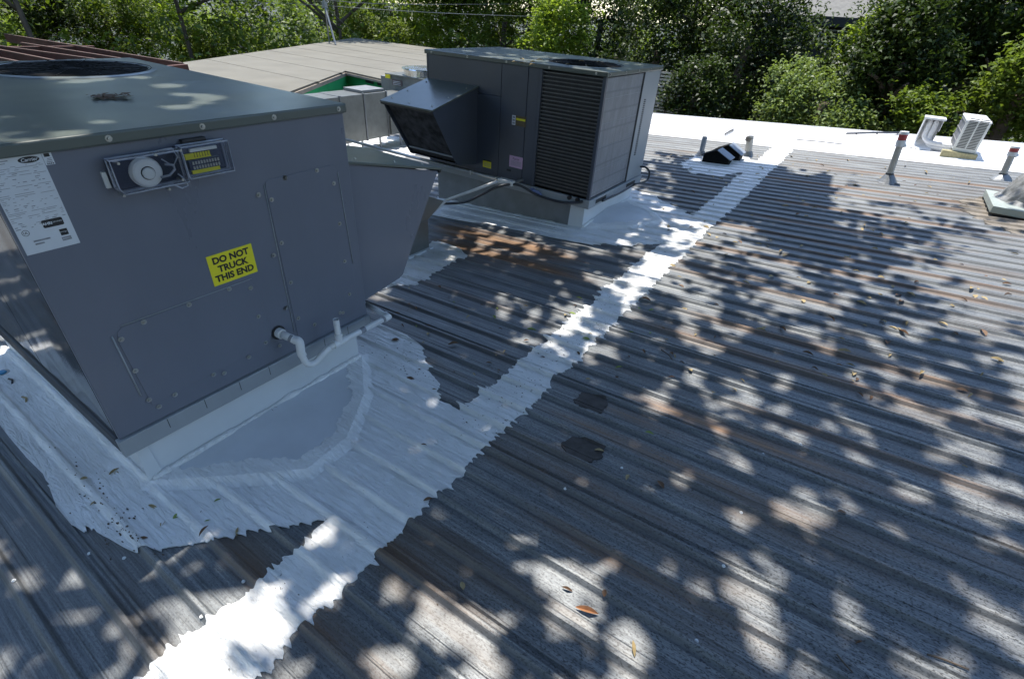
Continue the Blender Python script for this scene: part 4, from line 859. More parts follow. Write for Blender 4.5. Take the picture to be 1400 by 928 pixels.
# condenser
mb_ = Vector(onroof(1300, 222)); cx0, cx1, cy0, cy1 = 4.16, 4.43, 8.74, 9.52; czb = rz(4.3, 8.8) + .085; czt = .905
mu = empty('outdoor_unit', (cx0, cy0, czb)); tag(mu, 'small pale outdoor condenser with louvred front standing on two timbers', 'outdoor unit')
MB().box((cx0 + .012, cy0 + .012, czb), (cx1 - .012, cy1, czt - .03)).build('body', MT['beige'], mu, world=True, bevel=.012)
MB().box((cx0 - .004, cy0 - .004, czt - .03), (cx1 + .004, cy1 + .006, czt)).build('top_cover', MT['white'], mu, world=True, bevel=.012)
MB().box((cx0, cy0, czb), (cx1, cy0 + .011, czt - .032)).build('front_frame', MT['beige'], mu, world=True, bevel=.004)
for cxa in (cx0 + .03, cx0 + .145):
    for k in range(20):
        z = czb + .05 + k * .0192; MB().box((cxa, cy0 - .004, z), (cxa + .098, cy0 + .001, z + .0095)).build('louvre', MT['dark'], mu, world=True)
for z in (czb + .12, czb + .24, czb + .36): MB().box((cx0 - .004, cy0 + .03, z), (cx0 + .010, cy1 - .03, z + .008)).build('guard_rail', MT['conduit'], mu, world=True)
MB().box((cx0 + .006, cy0 + .03, czb + .04), (cx0 + .0115, cy1 - .03, czt - .06)).build('side_coil', MT['coilside'], mu, world=True)
for i, (y, lab) in enumerate(((cy0 + .02, 'front weathered timber under the pale outdoor unit'), (cy1 - .15, 'rear weathered timber under the pale outdoor unit'))):
    x0_ = cx0 - .10 if i == 0 else cx0 - .13; x1_ = cx1 + .03
    z0 = rz(x0_, y)
    tag(MB().hexa([(x0_, y - .08, z0 + .006), (x1_, y - .08, rz(x1_, y) + .006), (x1_, y + .05, rz(x1_, y) + .006), (x0_, y + .05, z0 + .006), (x0_, y - .08, czb - .003), (x1_, y - .08, czb - .003), (x1_, y + .05, czb - .003), (x0_, y + .05, czb - .003)]).build('timber_block', MT['wood'], bevel=.004), lab, 'timber', 'timbers under the outdoor unit')
# lineset hood
lh = empty('lineset_hood', (3.85, 9.25, .38)); tag(lh, 'white painted pipe hood with two bent pipes left of the outdoor unit', 'pipe hood')
hx = MB(); t = .012
z0 = rz(3.85, 9.3)
hx.box((3.75, 9.42, z0), (3.96, 9.42 + t, .80)); hx.box((3.73, 9.22, z0 + .1), (3.73 + t, 9.42, .80)); hx.box((3.97 - t, 9.30, z0 + .25), (3.97, 9.42, .80)); hx.box((3.72, 9.16, .80), (3.98, 9.44, .825))
hx.build('hood_shell', MT['curb'], lh, world=True, bevel=.003)
MB().hexa([(3.70, 9.18, z0), (3.98, 9.05, z0 + .005), (4.02, 9.44, z0 + .005), (3.72, 9.44, z0), (3.77, 9.30, z0 + .14), (3.93, 9.28, z0 + .10), (3.95, 9.42, z0 + .10), (3.77, 9.42, z0 + .14)]).build('base_boot', MT['coat_clean'], lh, world=True, bevel=.02)
for dx in (0, .075):
    MB().tube(curve([(3.81 + dx, 9.40, .73), (3.81 + dx, 9.30, .75), (3.81 + dx, 9.26, .66), (3.82 + dx * .8, 9.24, .56), (3.90 + dx * .3, 9.20, .50 - dx * .6), (4.05, 9.16, .49 - dx * .6), (4.19, 9.14, .50 - dx * .6)], 6), .034, 12).build('insulated_pipe', MT['pvc'], lh, world=True, smooth=True)
# flue curb with cone at right
fl = empty('flue_curb', (4.38, 5.77, .38)); tag(fl, 'pale metal flue curb with rough silver cone at the right edge', 'flue')
fx0, fx1, fy0, fy1, fz0, fz1 = 4.375, 5.1, 5.765, 6.50, .42, .485
bmb = MB().box((fx0, fy0, fz0), (fx1, fy1, fz1)).build('curb_cap', simple('pale_green_grey_metal', (.34, .38, .35), .5, .1, .1), fl, world=True, bevel=.004)
MB().box((fx0 + .03, fy0 + .03, .36), (fx1 - .03, fy1 - .03, fz0)).build('cap_gap_shade', MT['black'], fl, world=True)  # black block painted in for the shade of the gap under the cap
ring = []; cx_, cy_ = 4.80, 6.25; nseg = 40; zz = [fz1, fz1 + .04, fz1 + .12, fz1 + .20, fz1 + .28, fz1 + .36, fz1 + .60]; rr2 = [.38, .345, .31, .275, .24, .20, .13]
cmb = MB(); vs = []
for j, (z, r) in enumerate(zip(zz, rr2)):
    for i in range(nseg):
        a = 2 * math.pi * i / nseg; rn = r * (1 + (.10 * vnoise(i * 1.0 + j * 7, 1.3, 5) if 0 < j < 6 else 0)); vs.append((cx_ + math.cos(a) * rn, cy_ + math.sin(a) * rn, z + (.02 * vnoise(i + j * 11., 1.7, 6) if 0 < j < 6 else 0)))
cmb.add(vs, [(j * nseg + i, j * nseg + (i + 1) % nseg, (j + 1) * nseg + (i + 1) % nseg, (j + 1) * nseg + i) for j in range(6) for i in range(nseg)])
cmb.build('flue_cone', MT['mastic'], fl, world=True)
MB().tube([(cx_, cy_, fz1 + .36), (cx_, cy_, fz1 + .42)], [.215, .20], 32).build('storm_collar', MT['galv'], fl, world=True)
MB().tube([(cx_, cy_, fz1 + .55), (cx_, cy_, fz1 + .9)], .13, 28).build('flue_pipe', MT['galv'], fl, world=True)
# sticks and bars on the white band
def stick(p, q, r, label, cat, mat, teeth=0, z=.02):
    a = onroof(*p); b_ = onroof(*q); A = Vector((a[0], a[1], a[2] + z + .02)); B = Vector((b_[0], b_[1], b_[2] + z + .02)); rt = empty(cat.replace(' ', '_'), A); tag(rt, label, cat)
    MB().tube([A, A.lerp(B, .5) + Vector((0, 0, .006)), B], r, 6).build('bar', mat, rt, world=True)
    for k in range(teeth):
        c = A.lerp(B, (k + .5) / teeth); MB().box((c.x - .012, c.y - .03, c.z - .018), (c.x + .012, c.y + .03, c.z + .004)).build('tooth', mat, rt, world=True)
stick((990, 187), (1002, 180), .012, 'short toothed dark bracket lying on the white roof band', 'metal bracket', MT['hose'], 5)
stick((1156, 186), (1240, 185), .016, 'long dark bar lying on the white band behind the leaning pipe', 'metal bar', MT['hose'], 3)
stick((1088, 194.5), (1150, 201), .008, 'thin dark rod lying along the white roof seam', 'metal rod', MT['hose'])
# ------------------------------------------------------------------ background house and fence
YH = 27.0
H_ = lambda a, b, y=YH: ony(a, b, y)
e0, e1 = H_(1060, 21), H_(1235, 30); r0 = H_(1060, -60, YH + 6); wz = e1.z
hh = empty('neighbour_house', (e0.x, YH, -3.6)); tag(hh, 'dark walled house with grey shingle roof half hidden in trees', 'house')
zr = (e0.z + e1.z) / 2
MB().box((e0.x - 1, YH + .6, -3.59), (e1.x + 3, YH + 8, zr)).build('wall', MT['housewall'], hh, world=True)
MB().hexa([(e0.x - 1.5, YH, zr - .05), (e1.x + 3.4, YH, zr - .05), (e1.x + 3.4, YH + 9, zr + 3.4), (e0.x - 1.5, YH + 9, zr + 3.4), (e0.x - 1.5, YH, zr + .05), (e1.x + 3.4, YH, zr + .05), (e1.x + 3.4, YH + 9, zr + 3.5), (e0.x - 1.5, YH + 9, zr + 3.5)]).build('roof', MT['shingle'], hh, world=True)
MB().box((e0.x - 1.5, YH - .03, zr - .30), (e1.x + 3.4, YH - .001, zr + .04)).build('fascia', MT['housewall'], hh, world=True)
wa, wb_ = H_(1123, 42, YH + .55), H_(1160, 62, YH + .55)
wf = MB().box((wa.x - .06, YH + .52, wb_.z - .06), (wb_.x + .06, YH + .595, wa.z + .06)).build('window', MT['trim'], hh, world=True)
mx = wa.x + (wb_.x - wa.x) * .62
MB().box((wa.x, YH + .50, wb_.z), (mx - .03, YH + .515, wa.z)).build('pane', MT['glasspane'], wf, world=True); MB().box((mx + .03, YH + .50, wb_.z), (wb_.x, YH + .515, wa.z - .35)).build('pane', MT['glasspane'], wf, world=True)
MB().box((mx + .03, YH + .50, wa.z - .30), (wb_.x, YH + .515, wa.z)).build('pane', MT['glasspane'], wf, world=True)
YF = 12.6
fn = empty('slatted_fence', (-1.5, YF, -3.6)); tag(fn, 'pale slatted fence panels standing in shade behind the far unit', 'fence')
fa, fb, fc_ = ony(903, 100, YF), ony(942, 100, YF), ony(925, 148, YF)
for (xa, xb) in ((fa.x, fa.x + .28), (fa.x + .36, fb.x + .05)):
    z = fc_.z - .2
    while z < fa.z + .02: MB().box((xa, YF, z), (xb, YF + .02, z + .045)).build('slat', MT['slat'], fn, world=True); z += .075
for x in (fa.x - .05, fa.x + .29, fb.x + .06): MB().box((x, YF - .01, -3.6), (x + .06, YF + .05, fa.z + .08)).build('post', MT['bark'], fn, world=True)

# ------------------------------------------------------------------ trees
def crown(name, blobs, n, size, rng, mat, clump=.28, per=26):
    """blobs: (centre, radii). leaves gathered in clumps over the blobs' outer shells"""
    vol = np.array([b[1][0] * b[1][1] + b[1][1] * b[1][2] + b[1][0] * b[1][2] for b in blobs]); vol = vol / vol.sum(); P = []
    for (c, r), v in zip(blobs, vol):
        m = max(3, int(n * v / per)); d = rng.normal(size=(m, 3)); d /= np.linalg.norm(d, axis=1)[:, None]
        rad = rng.uniform(.45, 1.05, m) ** .6; cc = np.array(c) + d * rad[:, None] * np.array(r)
        cs = clump * rng.uniform(.5, 1.5, m)
        for q_, s_ in zip(cc, cs):
            k = int(per * rng.uniform(.5, 1.5)); off = rng.normal(size=(k, 3)) * np.array([1, 1, .6]) * s_ * .6; off[:, 2] -= np.abs(rng.normal(size=k)) * s_ * .3; P.append(q_ + off)
    P = np.concatenate(P); V = leafquads(P, size, .55, rng); me = quadmesh(name, V, len(P)); me.materials.append(mat); return me
def blobset(rng, c, r, k, s=.5):
    out = [(c, tuple(x * .62 for x in r))]
    for i in range(k):
        d = rng.normal(size=3); d /= np.linalg.norm(d); q_ = tuple(c[j] + d[j] * r[j] * .8 for j in range(3)); ss = s * rng.uniform(.5, 1.1); out.append((q_, tuple(x * ss for x in r)))
    return out
def tree(label, cat, x, y, zc, r, kind, n, size, trunk=True, name='tree', clump=.3, group='trees and shrubs behind the roofs', lean=0, k=16, s=.38, tr0=.17):
    rng = np.random.default_rng(int(abs(x * 131 + y * 17 + zc * 7)) + n); root = empty(name, (x, y, -3.6)); tag(root, label, cat, group)
    me = crown('crown', blobset(rng, (0, 0, zc + 3.6), r, k, s), n, size, rng, LM[kind], clump); link('crown', me, None, root)
    if trunk:
        h = zc + 3.6; mb = MB(); mb.tube(curve([(0, 0, -.05), (.08, .05, h * .3), (-.06 + lean * .5, .02, h * .65), (lean, 0, h)], 5), [tr0 * (1 - .03 * i) for i in range(16)], 9)
        mb.build('trunk', MT['bark'], root, smooth=True); lb = MB()
        for i in range(6):
            a = rng.uniform(0, 6.28); z0 = h * rng.uniform(.4, .85); e = (math.cos(a) * r[0] * .75 + lean * .6, math.sin(a) * r[1] * .75, z0 + r[2] * rng.uniform(.1, .6))
            b0_ = Vector((lean * .5, 0, z0)); lb.tube(curve([b0_, b0_.lerp(Vector(e), .5) + Vector((0, 0, .15)), e], 4), [.07 - .006 * j for j in range(9)], 6)
        lb.build('limbs', MT['bark'], root, smooth=True)
    return root
def at(px_, py_, Y): v = ony(px_, py_, Y); return v.x, v.z
def T_(label, cat, px_, py_, Y, r, kind, n, size, **k):
    x, z = at(px_, py_, Y); return tree(label, cat, x, Y, z, r, kind, n, size, **k)
# along the right, just beyond the white band
T_('dense vine mound spilling toward the roof edge below the house', 'shrub', 1128, 140, 12.6, (1.2, .9, 1.05), 'vine', 15000, .085, name='vine_shrub', clump=.2)
T_('leafy shrub just right of the vine mound', 'shrub', 1235, 85, 13.0, (.85, .9, 1.2), 'dark', 9000, .10, name='leafy_shrub', clump=.22)
T_('yellow green sapling top under the house window', 'shrub', 1200, 62, 14.4, (.7, .7, .75), 'bright', 5000, .11, name='leafy_shrub', clump=.22)
T_('dark tree standing behind the far unit coil', 'tree', 900, 70, 14.6, (2.0, 1.5, 2.9), 'dark', 22000, .11)
T_('dark tree left of the house', 'tree', 1022, 60, 14.2, (1.9, 1.4, 2.9), 'dark', 22000, .11)
T_('tall dark tree behind the outdoor unit', 'tree', 1290, 60, 14.3, (1.7, 1.4, 2.6), 'dark', 18000, .11)
T_('bright sprays low beside the outdoor unit', 'shrub', 1262, 150, 12.0, (.45, .4, .5), 'mid', 3000, .09, name='leafy_shrub', clump=.16)
T_('bright shrub at the right edge behind the flue', 'shrub', 1400, 125, 12.4, (.6, .8, 1.0), 'mid', 7000, .10, name='leafy_shrub', clump=.22)
T_('dark tree at the far right edge', 'tree', 1420, 30, 15, (2.0, 1.5, 2.8), 'dark', 14000, .12)
T_('dark green tree with lighter tips above the outdoor unit', 'tree', 1340, 10, 17, (2.6, 1.8, 2.4), 'mid', 14000, .13)
T_('yellow green bush rising behind the far unit', 'shrub', 755, 48, 15.5, (1.3, 1.0, 1.35), 'bright', 9000, .11, name='leafy_shrub', clump=.22)
T_('mid green tree right of the yellow bush', 'tree', 822, 30, 19, (1.5, 1.4, 2.4), 'dark', 12000, .12)
T_('mid green tree left of the yellow bush', 'tree', 690, 30, 18, (2.2, 1.6, 2.4), 'mid', 14000, .13)
T_('pale bamboo like tree behind the tan roof right end', 'tree', 615, 28, 20, (3.0, 1.6, 2.8), 'bright', 22000, .13, clump=.35)
T_('tall mid green tree right of the mast', 'tree', 535, 15, 23, (3.2, 2.0, 3.4), 'mid', 18000, .16, clump=.4)
T_('bushy pale shrub left of the mast', 'shrub', 400, 42, 21, (2.2, 1.6, 1.9), 'vine', 10000, .15, name='leafy_shrub', clump=.35)
T_('dark tree behind the mast', 'tree', 450, 5, 27, (3.4, 2.2, 3.4), 'dark', 11000, .2, clump=.45)
T_('dark tree left of the pale shrub', 'tree', 335, 20, 20, (2.0, 1.6, 2.8), 'dark', 10000, .16, clump=.4)
T_('bright tree above the left end of tan roof', 'tree', 235, 25, 14, (2.9, 1.8, 2.5), 'bright', 22000, .13, clump=.35, lean=.5)
T_('mid green tree beyond the red rafters', 'tree', 150, 30, 10.6, (2.4, 1.6, 1.9), 'mid', 22000, .11, clump=.3, lean=-.4)
T_('dark leaning tree at the left edge', 'tree', 40, 5, 8.3, (1.9, 1.3, 1.3), 'dark', 9000, .11, clump=.3, lean=-.6)
T_('bright shrub below the leaning tree at the left edge', 'shrub', 20, 48, 9.6, (2.2, 1.2, 1.0), 'bright', 14000, .11, name='leafy_shrub', clump=.26)
T_('low dark shrub row between rafters and tan roof', 'shrub', 290, 60, 13.0, (2.6, 1.0, .9), 'mid', 9000, .12, name='leafy_shrub', clump=.26)
rng = np.random.default_rng(5)
WH = ['right of the flue', 'behind the flue', 'behind the outdoor unit', 'behind the house', 'left of the house', 'behind the far unit', 'behind the yellow bush', 'behind the tan roof right end', 'right of the mast', 'behind the mast', 'left of the mast', 'above the left end of the tan roof', 'beyond the red rafters',
      'at the left edge', 'left of the near unit', 'off to the left', 'behind the photographer on the left', 'behind the photographer', 'close behind the photographer', 'behind the photographer on the right', 'off to the right']
for i, wh in enumerate(WH):
    a = math.radians(-42 + i * 11.5 + rng.uniform(-3, 3)) if i < 14 else math.radians(118 + (i - 14) * 27); R_ = rng.uniform(22, 26) if i < 14 else rng.uniform(11, 13)
    if 3 <= i <= 4: R_ = 36
    x, y = CAM[0] - math.sin(a) * R_, CAM[1] + math.cos(a) * R_
    if i in (12, 13, 14): x = min(x, -16)
    tree('tall spreading tree ' + wh, 'tree', x, y, (6.8 if i < 14 else 4.6) + rng.uniform(-.5, .8), (4.0, 3.4, 4.2 if i < 14 else 5), ('mid', 'dark', 'mid')[i % 3], 9000, .32, clump=.7, name='tall_tree', tr0=.09, k=9, s=.45)
T_('low dark shrub in front of the slatted fence', 'shrub', 950, 135, 12.1, (.62, .5, .8), 'dark', 6000, .09, name='leafy_shrub', clump=.2)
T_('dark shrub between the tan roof and the woodland', 'shrub', 500, 60, 18, (2.8, 1.2, 1.4), 'mid', 12000, .13, name='leafy_shrub', clump=.3)
# far woodland that reads as one mass
rng = np.random.default_rng(77); bl = []
for i in range(100):
    a = math.radians(rng.uniform(-38, 108)); R_ = rng.uniform(24, 40); dx, dy = -math.sin(a), math.cos(a)
    if abs(math.degrees(a) - 3) < 9 and R_ < 34: R_ = 40
    bl.append(((CAM[0] + dx * R_, CAM[1] + dy * R_, rng.uniform(-2, 5)), (3.8, 3.6, rng.uniform(3, 5))))
for i in range(26):
    a = math.radians(-36 + i * 5.6); R_ = 16 + 5 * rng.uniform() + (5 if 25 < i * 5.6 - 36 else 0); dx, dy = -math.sin(a), math.cos(a)
    bl.append(((CAM[0] + dx * R_, CAM[1] + dy * R_, -1.6), (2.6, 1.4, 2.4)))
me = crown('woodland', bl, 190000, .24, rng, LM['mid'], .6); tag(link('woodland', me, None), 'dense woodland filling the distance behind every tree', 'woodland', kind='stuff')

# ------------------------------------------------------------------ the overhanging tree whose crown dapples the roof
# how much sun reaches the sheet, read by eye, cells of 50 px from (0,200): digits 0 (shade) .. 9 (sun)
G_ = ["9999999999999999953658999999",
      "9999999900000000022110299999",
      "0099999200003773325831012367",
      "0000000000500001377543346899",
      "0000000000100335434656432589",
      "7600000000000315434334444368",
      "7620000000000000123234344446",
      "6200000000000000012344334445",
      "6100000000000000011136544334",
      "3000000000001000012123455434",
      "1001001221100011012223333444",
      "3111233211112442134332343343",
      "1133566741335545324432243345",
      "5224498844346433443233243455",
      "5224599844346433443233243455"]
LITG = np.array([[int(c) for c in r] for r in G_], float) / 9.0
def litfrac(X, Y):
    P = np.stack([X, Y, rz(X, Y)], -1); u, v, dep = topix(P); ok = dep > .3
    cu = u / 50 - .5; cv = (v - 200) / 50 - .5
    iu = np.clip(cu, 0, 26.999); iv = np.clip(cv, 0, 13.999); a = iu.astype(int); b = iv.astype(int); fu = iu - a; fv = iv - b
    g = LITG[b, a] * (1 - fu) * (1 - fv) + LITG[b, a + 1] * fu * (1 - fv) + LITG[b + 1, a] * (1 - fu) * fv + LITG[b + 1, a + 1] * fu * fv
    out = np.where(ok & (u > -60) & (u < 1460) & (v > 175) & (v < 990), g, .22)
    out = np.where(ok & (u > 925) & (u < 1075) & (v > 222) & (v < 302) & (out < .8), 0.0, out)
    out = np.where(ok & (u > 1040) & (u < 1135) & (v > 240) & (v < 325), 0.0, out)
    out = np.where(out < .035, 0.0, out)
    out = np.where(ok & (v <= 190), 1.0, out); out = np.where(Y > 6.9, 1.0, out)
    return out
class VN:
    def __init__(s, seed): s.g = np.random.default_rng(seed).uniform(size=(256, 256))
    def __call__(s, x, y, sc):
        x = x / sc + 1000.3; y = y / sc + 1000.7; i = np.floor(x).astype(int); j = np.floor(y).astype(int); u = x - i; v = y - j; u = u * u * (3 - 2 * u); v = v * v * (3 - 2 * v); g = s.g
        return (g[i % 256, j % 256] * (1 - u) + g[(i + 1) % 256, j % 256] * u) * (1 - v) + (g[i % 256, (j + 1) % 256] * (1 - u) + g[(i + 1) % 256, (j + 1) % 256] * u) * v
n1, n2, n3 = VN(3), VN(4), VN(5)
def dapple(X, Y):
    c, s = math.cos(.6), math.sin(.6); x = X * c + Y * s; y = -X * s + Y * c
    n = .46 * n1(x, y, .105) + .36 * n2(y, -x, .050) + .18 * n3(x, y, .26); return n
# map noise to a uniform rank so that the lit share comes out as asked
sx_ = RNG.uniform(-3, 7, 20000); sy_ = RNG.uniform(-3, 8, 20000); srt = np.sort(dapple(sx_, sy_))
NC = 300000
QX = RNG.uniform(-2.6, 6.6, NC); QY = RNG.uniform(-3.6, 7.0, NC)
lit = litfrac(QX, QY); lit = np.where(lit < .95, np.clip(lit * 1.12, 0, .94), lit)
rank = np.searchsorted(srt, dapple(QX, QY)) / 20000.0
keep = ((rank + RNG.normal(0, .07, NC) > lit) | (lit < .01)) & (lit < .97)
for (a, b, r0) in [(60, 103, .03), (85, 106, .045), (110, 111, .05), (140, 108, .04), (190, 106, .04), (232, 117, .05), (262, 128, .06), (285, 133, .05), (245, 146, .035), (275, 140, .03), (140, 166, .02), (95, 182, .03), (25, 195, .03), (700, 75, .05), (760, 80, .05), (640, 70, .05), (820, 98, .05), (790, 94, .04)]:
    zt0 = ZT1 if a < 400 else ZT2; p = onz(a, b, zt0); h_ = zt0 - rz(p.x, p.y); kx, ky = p.x - SUN.x / SUN.z * h_, p.y - SUN.y / SUN.z * h_
    keep &= ((QX - kx) ** 2 + (QY - ky) ** 2) > (r0 + .03) ** 2
# the tree's own reach ends over the units' far side and the tan roof
QX, QY = QX[keep], QY[keep]
hgt = RNG.uniform(4.2, 7.6, len(QX)); S = np.array(SUN) / SUN.z
P = np.stack([QX + S[0] * hgt, QY + S[1] * hgt, rz(QX, QY) + hgt], 1)
# nothing may hang into the far sky strip of the place the leaves do not reach
V = leafquads(P, .078, .30, RNG, .85)
ct = empty('overhanging_tree', (-3.4, -4.6, -3.6)); tag(ct, 'large shade tree overhanging the roof, its dappled leaf shadows falling on the ribs', 'tree')
WM[ct.name] = Matrix.Translation((-3.4, -4.6, -3.6))
me = quadmesh('crown', V - np.array([-3.4, -4.6, -3.6]), len(P)); me.materials.append(LM['canopy']); link('crown', me, None, ct)
tr_ = MB(); tr_.tube(curve([(-5.4, -5.0, -3.65), (-5.3, -4.9, -1), (-5.0, -4.4, 1.8), (-4.4, -3.6, 3.6)], 6), [.34 - .008 * i for i in range(19)], 12); tr_.build('trunk', MT['bark'], ct, world=True, smooth=True)
lb = MB()
for e in ((-1.5, 0, 5.2), (.3, 1.8, 5.4), (1.6, -.6, 5.0), (2.6, 2.2, 5.5), (0.0, 4.4, 5.4), (3.8, 1.2, 5.3)):
    a = Vector((-4.5, -3.7, 3.4)); e = Vector(e); lb.tube(curve([a, a.lerp(e, .4) + Vector((0, 0, .9)), a.lerp(e, .75) + Vector((0, .2, .5)), e], 6), [max(.012, .11 - .0052 * i) for i in range(19)], 7)
lb.build('limbs', MT['bark'], ct, world=True, smooth=True)

# ------------------------------------------------------------------ fallen leaves and twigs
def leafmesh(nm, w, l, curl, mat):
    vs = []; n = 6
    for i in range(n + 1):
        t = i / n; hw = w * math.sin(math.pi * min(1, t * .95 + .03)) ** .8 * .5; z = curl * (math.sin(math.pi * t)); vs += [((t - .5) * l, -hw, z * .6 + .004 + hw * .25), ((t - .5) * l, 0, z * .2 + .003), ((t - .5) * l, hw, z * .6 + .004 + hw * .3)]
    fs = []
    for i in range(n): a = i * 3; fs += [(a, a + 3, a + 4, a + 1), (a + 1, a + 4, a + 5, a + 2)]
    me = bpy.data.meshes.new(nm); me.from_pydata(vs, [], fs); me.materials.append(mat); return me
LMESH = {c: [leafmesh('fallen_leaf', .020, .048, .008, LEAF_COL[c]), leafmesh('fallen_leaf', .014, .055, .014, LEAF_COL[c]), leafmesh('fallen_leaf', .026, .042, .004, LEAF_COL[c])] for c in LEAF_COL}
def zone(P):
    x, y = P
    if y > 6.6: d = 'by the far roof vents'
    elif y > 5.0: d = 'by the flue curb'
    elif y > 3.2: d = 'level with the far unit'
    elif y > 2.1: d = 'before the far unit'
    elif y > 1.2: d = 'between the two units'
    elif y > .4: d = 'level with the near unit'
    else: d = 'in the foreground'
    if x < 1.3: s_ = 'left of the white strip'
    elif x < 1.95: s_ = 'touching the white strip'
    elif x < 2.3: s_ = 'on the white strip'
    elif x < 2.8: s_ = 'just right of the white strip'
    elif x < 3.4: s_ = 'right of the white strip'
    elif x < 4.0: s_ = 'far right of the white strip'
    else: s_ = 'toward the right edge'
    return d + ' ' + s_
def leaf(px_, py_, c, sc, label, group=None, lift=0):
    x, y, z = onroof(px_, py_); o = bpy.data.objects.new('fallen_leaf', random.choice(LMESH[c])); COL.objects.link(o)
    o.location = (x, y, z + prof(y) + .006 + lift); o.rotation_euler = (random.uniform(-.25, .25), random.uniform(-.2, .2), random.uniform(0, 6.28)); o.scale = (sc,) * 3
    tag(o, label, 'leaf', group); return o
leaf(802, 836, 'orange', 1.35, 'large curled orange leaf lying alone near the bottom centre')
leaf(902, 664, 'brown', 1.0, 'brown leaf lying right of the lower tar patch')
leaf(819, 618, 'tan', .9, 'small tan leaf at the right rim of the lower tar patch')
leaf(887, 594, 'green', .9, 'green leaf on the rib above the brown leaf')
leaf(561, 520, 'brown', 1.1, 'dark curled leaf on the white apron right of the near curb')
leaf(379, 567, 'brown', 1.2, 'brown leaf resting on the sealant of the near curb', lift=.02)
leaf(620, 472, 'brown', 1.3, 'dark crumpled leaf left of the white strip')
leaf(726, 453, 'green', 1.2, 'green leaf at the left edge of the white strip')
leaf(801, 465, 'green', 1.1, 'green leaf at the right edge of the white strip')
leaf(782, 433, 'green', 1.1, 'green leaf upon the middle of the white strip')
leaf(541, 467, 'brown', 1.2, 'brown leaf below the elbow of the PVC drain')
GR = 'small dry leaves scattered over the metal roof'
cands = [(1175, 541, 'brown'), (1190, 545, 'brown'), (1220, 393, 'tan'), (1105, 388, 'tan'), (1213, 470, 'brown'), (1060, 500, 'tan'), (1240, 300, 'tan'), (1250, 276, 'tan'), (1180, 268, 'tan'), (1090, 270, 'tan'), (1150, 395, 'tan')]
for i in range(185):
    while True:
        x, y = random.uniform(905, 1400), 215 + 330 * random.random() ** 1.5
        X, Yv, Z = onroof(x, y)
        if Yv < 7.8 and not (x > 1290 and 255 < y < 330): break
    cands.append((x, y, random.choice(('tan', 'tan', 'brown'))))
for i in range(48): cands.append((random.uniform(540, 900), random.uniform(395, 520), random.choice(('green', 'tan', 'brown', 'brown'))))
for i in range(12): cands.append((random.uniform(560, 1380), random.uniform(520, 920), random.choice(('tan', 'brown'))))
for i in range(14): cands.append((random.uniform(100, 330), random.uniform(640, 740), random.choice(('tan', 'brown', 'green'))))
for (a, b, c) in cands:
    P_ = onroof(a, b)
    if X1 - L < P_[0] < X1 + .0 and Y1 < P_[1] < Y1 + W: continue
    sz = random.uniform(.45, 1.0); zz_ = zone(P_[:2]); lb_ = ('small ' if sz < .72 else 'larger ') + {'tan': 'dry tan', 'brown': 'dark brown', 'green': 'green'}[c] + ' leaf ' + zz_
    leaf(a, b, c, sz * (1.45 if P_[1] > 2 else .85), lb_, lb_.replace('leaf', 'leaves'))
# grit, leaf crumbs and brush debris stuck along the strip and the aprons
db = MB(); rg = random.Random(21)
def crumbs(n, fx, fy, smin, smax, lift):
    smin *= .7; smax *= .75
    for i in range(n):
        x, y = fx(), fy(); s_ = rg.uniform(smin, smax); an = rg.uniform(0, 6.28); z = rz(x, y) + prof(y) + lift; m = rg.choice((3, 4, 5))
        db.poly([(x + math.cos(an + k * 6.28 / m) * s_ * rg.uniform(.6, 1.9), y + math.sin(an + k * 6.28 / m) * s_ * rg.uniform(.4, .9), z + rg.uniform(0, .004)) for k in range(m)])
crumbs(420, lambda: rg.gauss(2.12, .10), lambda: rg.uniform(.55, 3.2), .0015, .006, .009)
crumbs(60, lambda: rg.gauss(1.45, .16), lambda: rg.gauss(.80, .10), .002, .007, .010)
crumbs(60, lambda: rg.gauss(1.15, .25), lambda: rg.gauss(-.62, .04), .002, .008, .010)
crumbs(40, lambda: rg.gauss(1.38, .05), lambda: rg.gauss(-.64, .03), .003, .009, .010)
crumbs(160, lambda: rg.uniform(1.6, 4.3), lambda: rg.uniform(-.6, 5.5), .0015, .006, .003)
crumbs(130, lambda: rg.uniform(.6, 1.95), lambda: rg.uniform(1.1, 3.0), .0015, .007, .003)
tag(db.build('roof_debris', MT['bark']), 'dark grit and leaf crumbs scattered over strip and ribs', 'debris', kind='stuff')
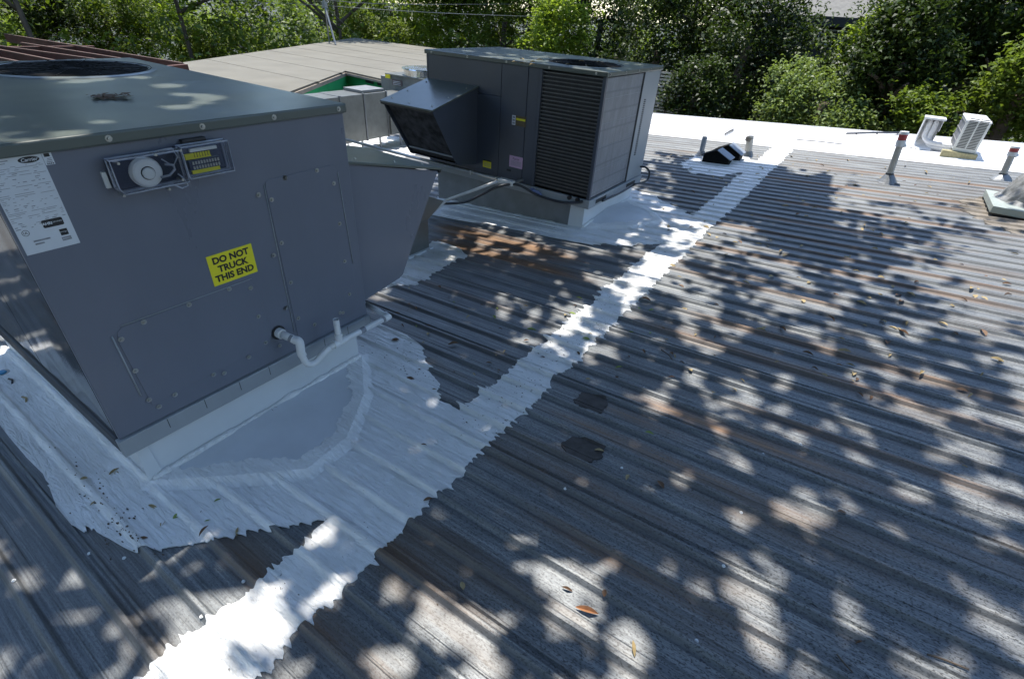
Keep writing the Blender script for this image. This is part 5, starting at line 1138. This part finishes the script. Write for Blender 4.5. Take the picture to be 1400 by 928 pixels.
# litter on the near unit's top
tl_ = MB(); rg = random.Random(3)
for i in range(90):
    a = rg.gauss(150, 14); b = rg.gauss(133, 1.8); p = onz(a, b, ZT1 + .003); s_ = rg.uniform(.006, .02); an = rg.uniform(0, 6.28)
    tl_.poly([p + Vector((math.cos(an + k * 2.1) * s_, math.sin(an + k * 2.1) * s_, rg.uniform(0, .008))) for k in range(3)])
tag(tl_.build('leaf_litter', LEAF_COL['brown']), 'small heap of dark leaf litter on top of near unit', 'litter', kind='stuff')
for i in range(16):
    p = onz(rg.uniform(700, 850), rg.uniform(80, 92), ZT2 + .004); o = bpy.data.objects.new('fallen_leaf', rg.choice(LMESH['tan'])); COL.objects.link(o); o.location = p; o.rotation_euler = (0, 0, rg.uniform(0, 6)); o.scale = (1.1, 1.1, 1.1)
    tag(o, 'dry tan leaf lying on top of the far unit', 'leaf', 'leaves on top of the far unit')
def twig(pts, r, label, lift=.012):
    P_ = [Vector(onroof(*p)) for p in pts]; P_ = [Vector((p.x, p.y, p.z + prof(p.y) + lift)) for p in P_]; tag(MB().tube(curve(P_, 4), [r * (1 - .03 * i) for i in range(4 * (len(P_) - 1) + 1)], 5).build('twig', MT['bark']), label, 'twig')
twig([(1265, 897), (1290, 904), (1322, 917)], .004, 'thin dark twig lying at the bottom right', .01)
twig([(903, 480), (913, 487), (917, 497)], .004, 'short bent twig right of the white strip')
twig([(1142, 896), (1152, 908), (1164, 921)], .003, 'faint short twig left of the bottom right twig', .01)
rg = random.Random(9)
for j, (px_, py_) in enumerate(((16, 523), (35, 548))):
    x, y, z = onroof(px_, py_); tag(MB().tube([(x - .03, y, z + .012), (x, y + .008, z + .015), (x + .035, y - .004, z + .012)], .005, 5).build('twig', MT['black'] if j == 0 else LEAF_COL['tan']), ('black bent twig' if j == 0 else 'yellow twig') + ' on the apron left of the near unit', 'twig')
x, y, z = onroof(4, 512); bc = empty('bottle_cap', (x, y, z)); tag(bc, 'blue lidded cap lying at the left edge beside the near unit', 'cap')
MB().tube([(x, y, z + .006), (x, y, z + .012)], .034, 18).build('rim', MT['pvcgrey'], bc, world=True); MB().tube([(x, y, z + .0125), (x, y, z + .020)], [.022, .018], 18).build('lid', MT['blue'], bc, world=True)
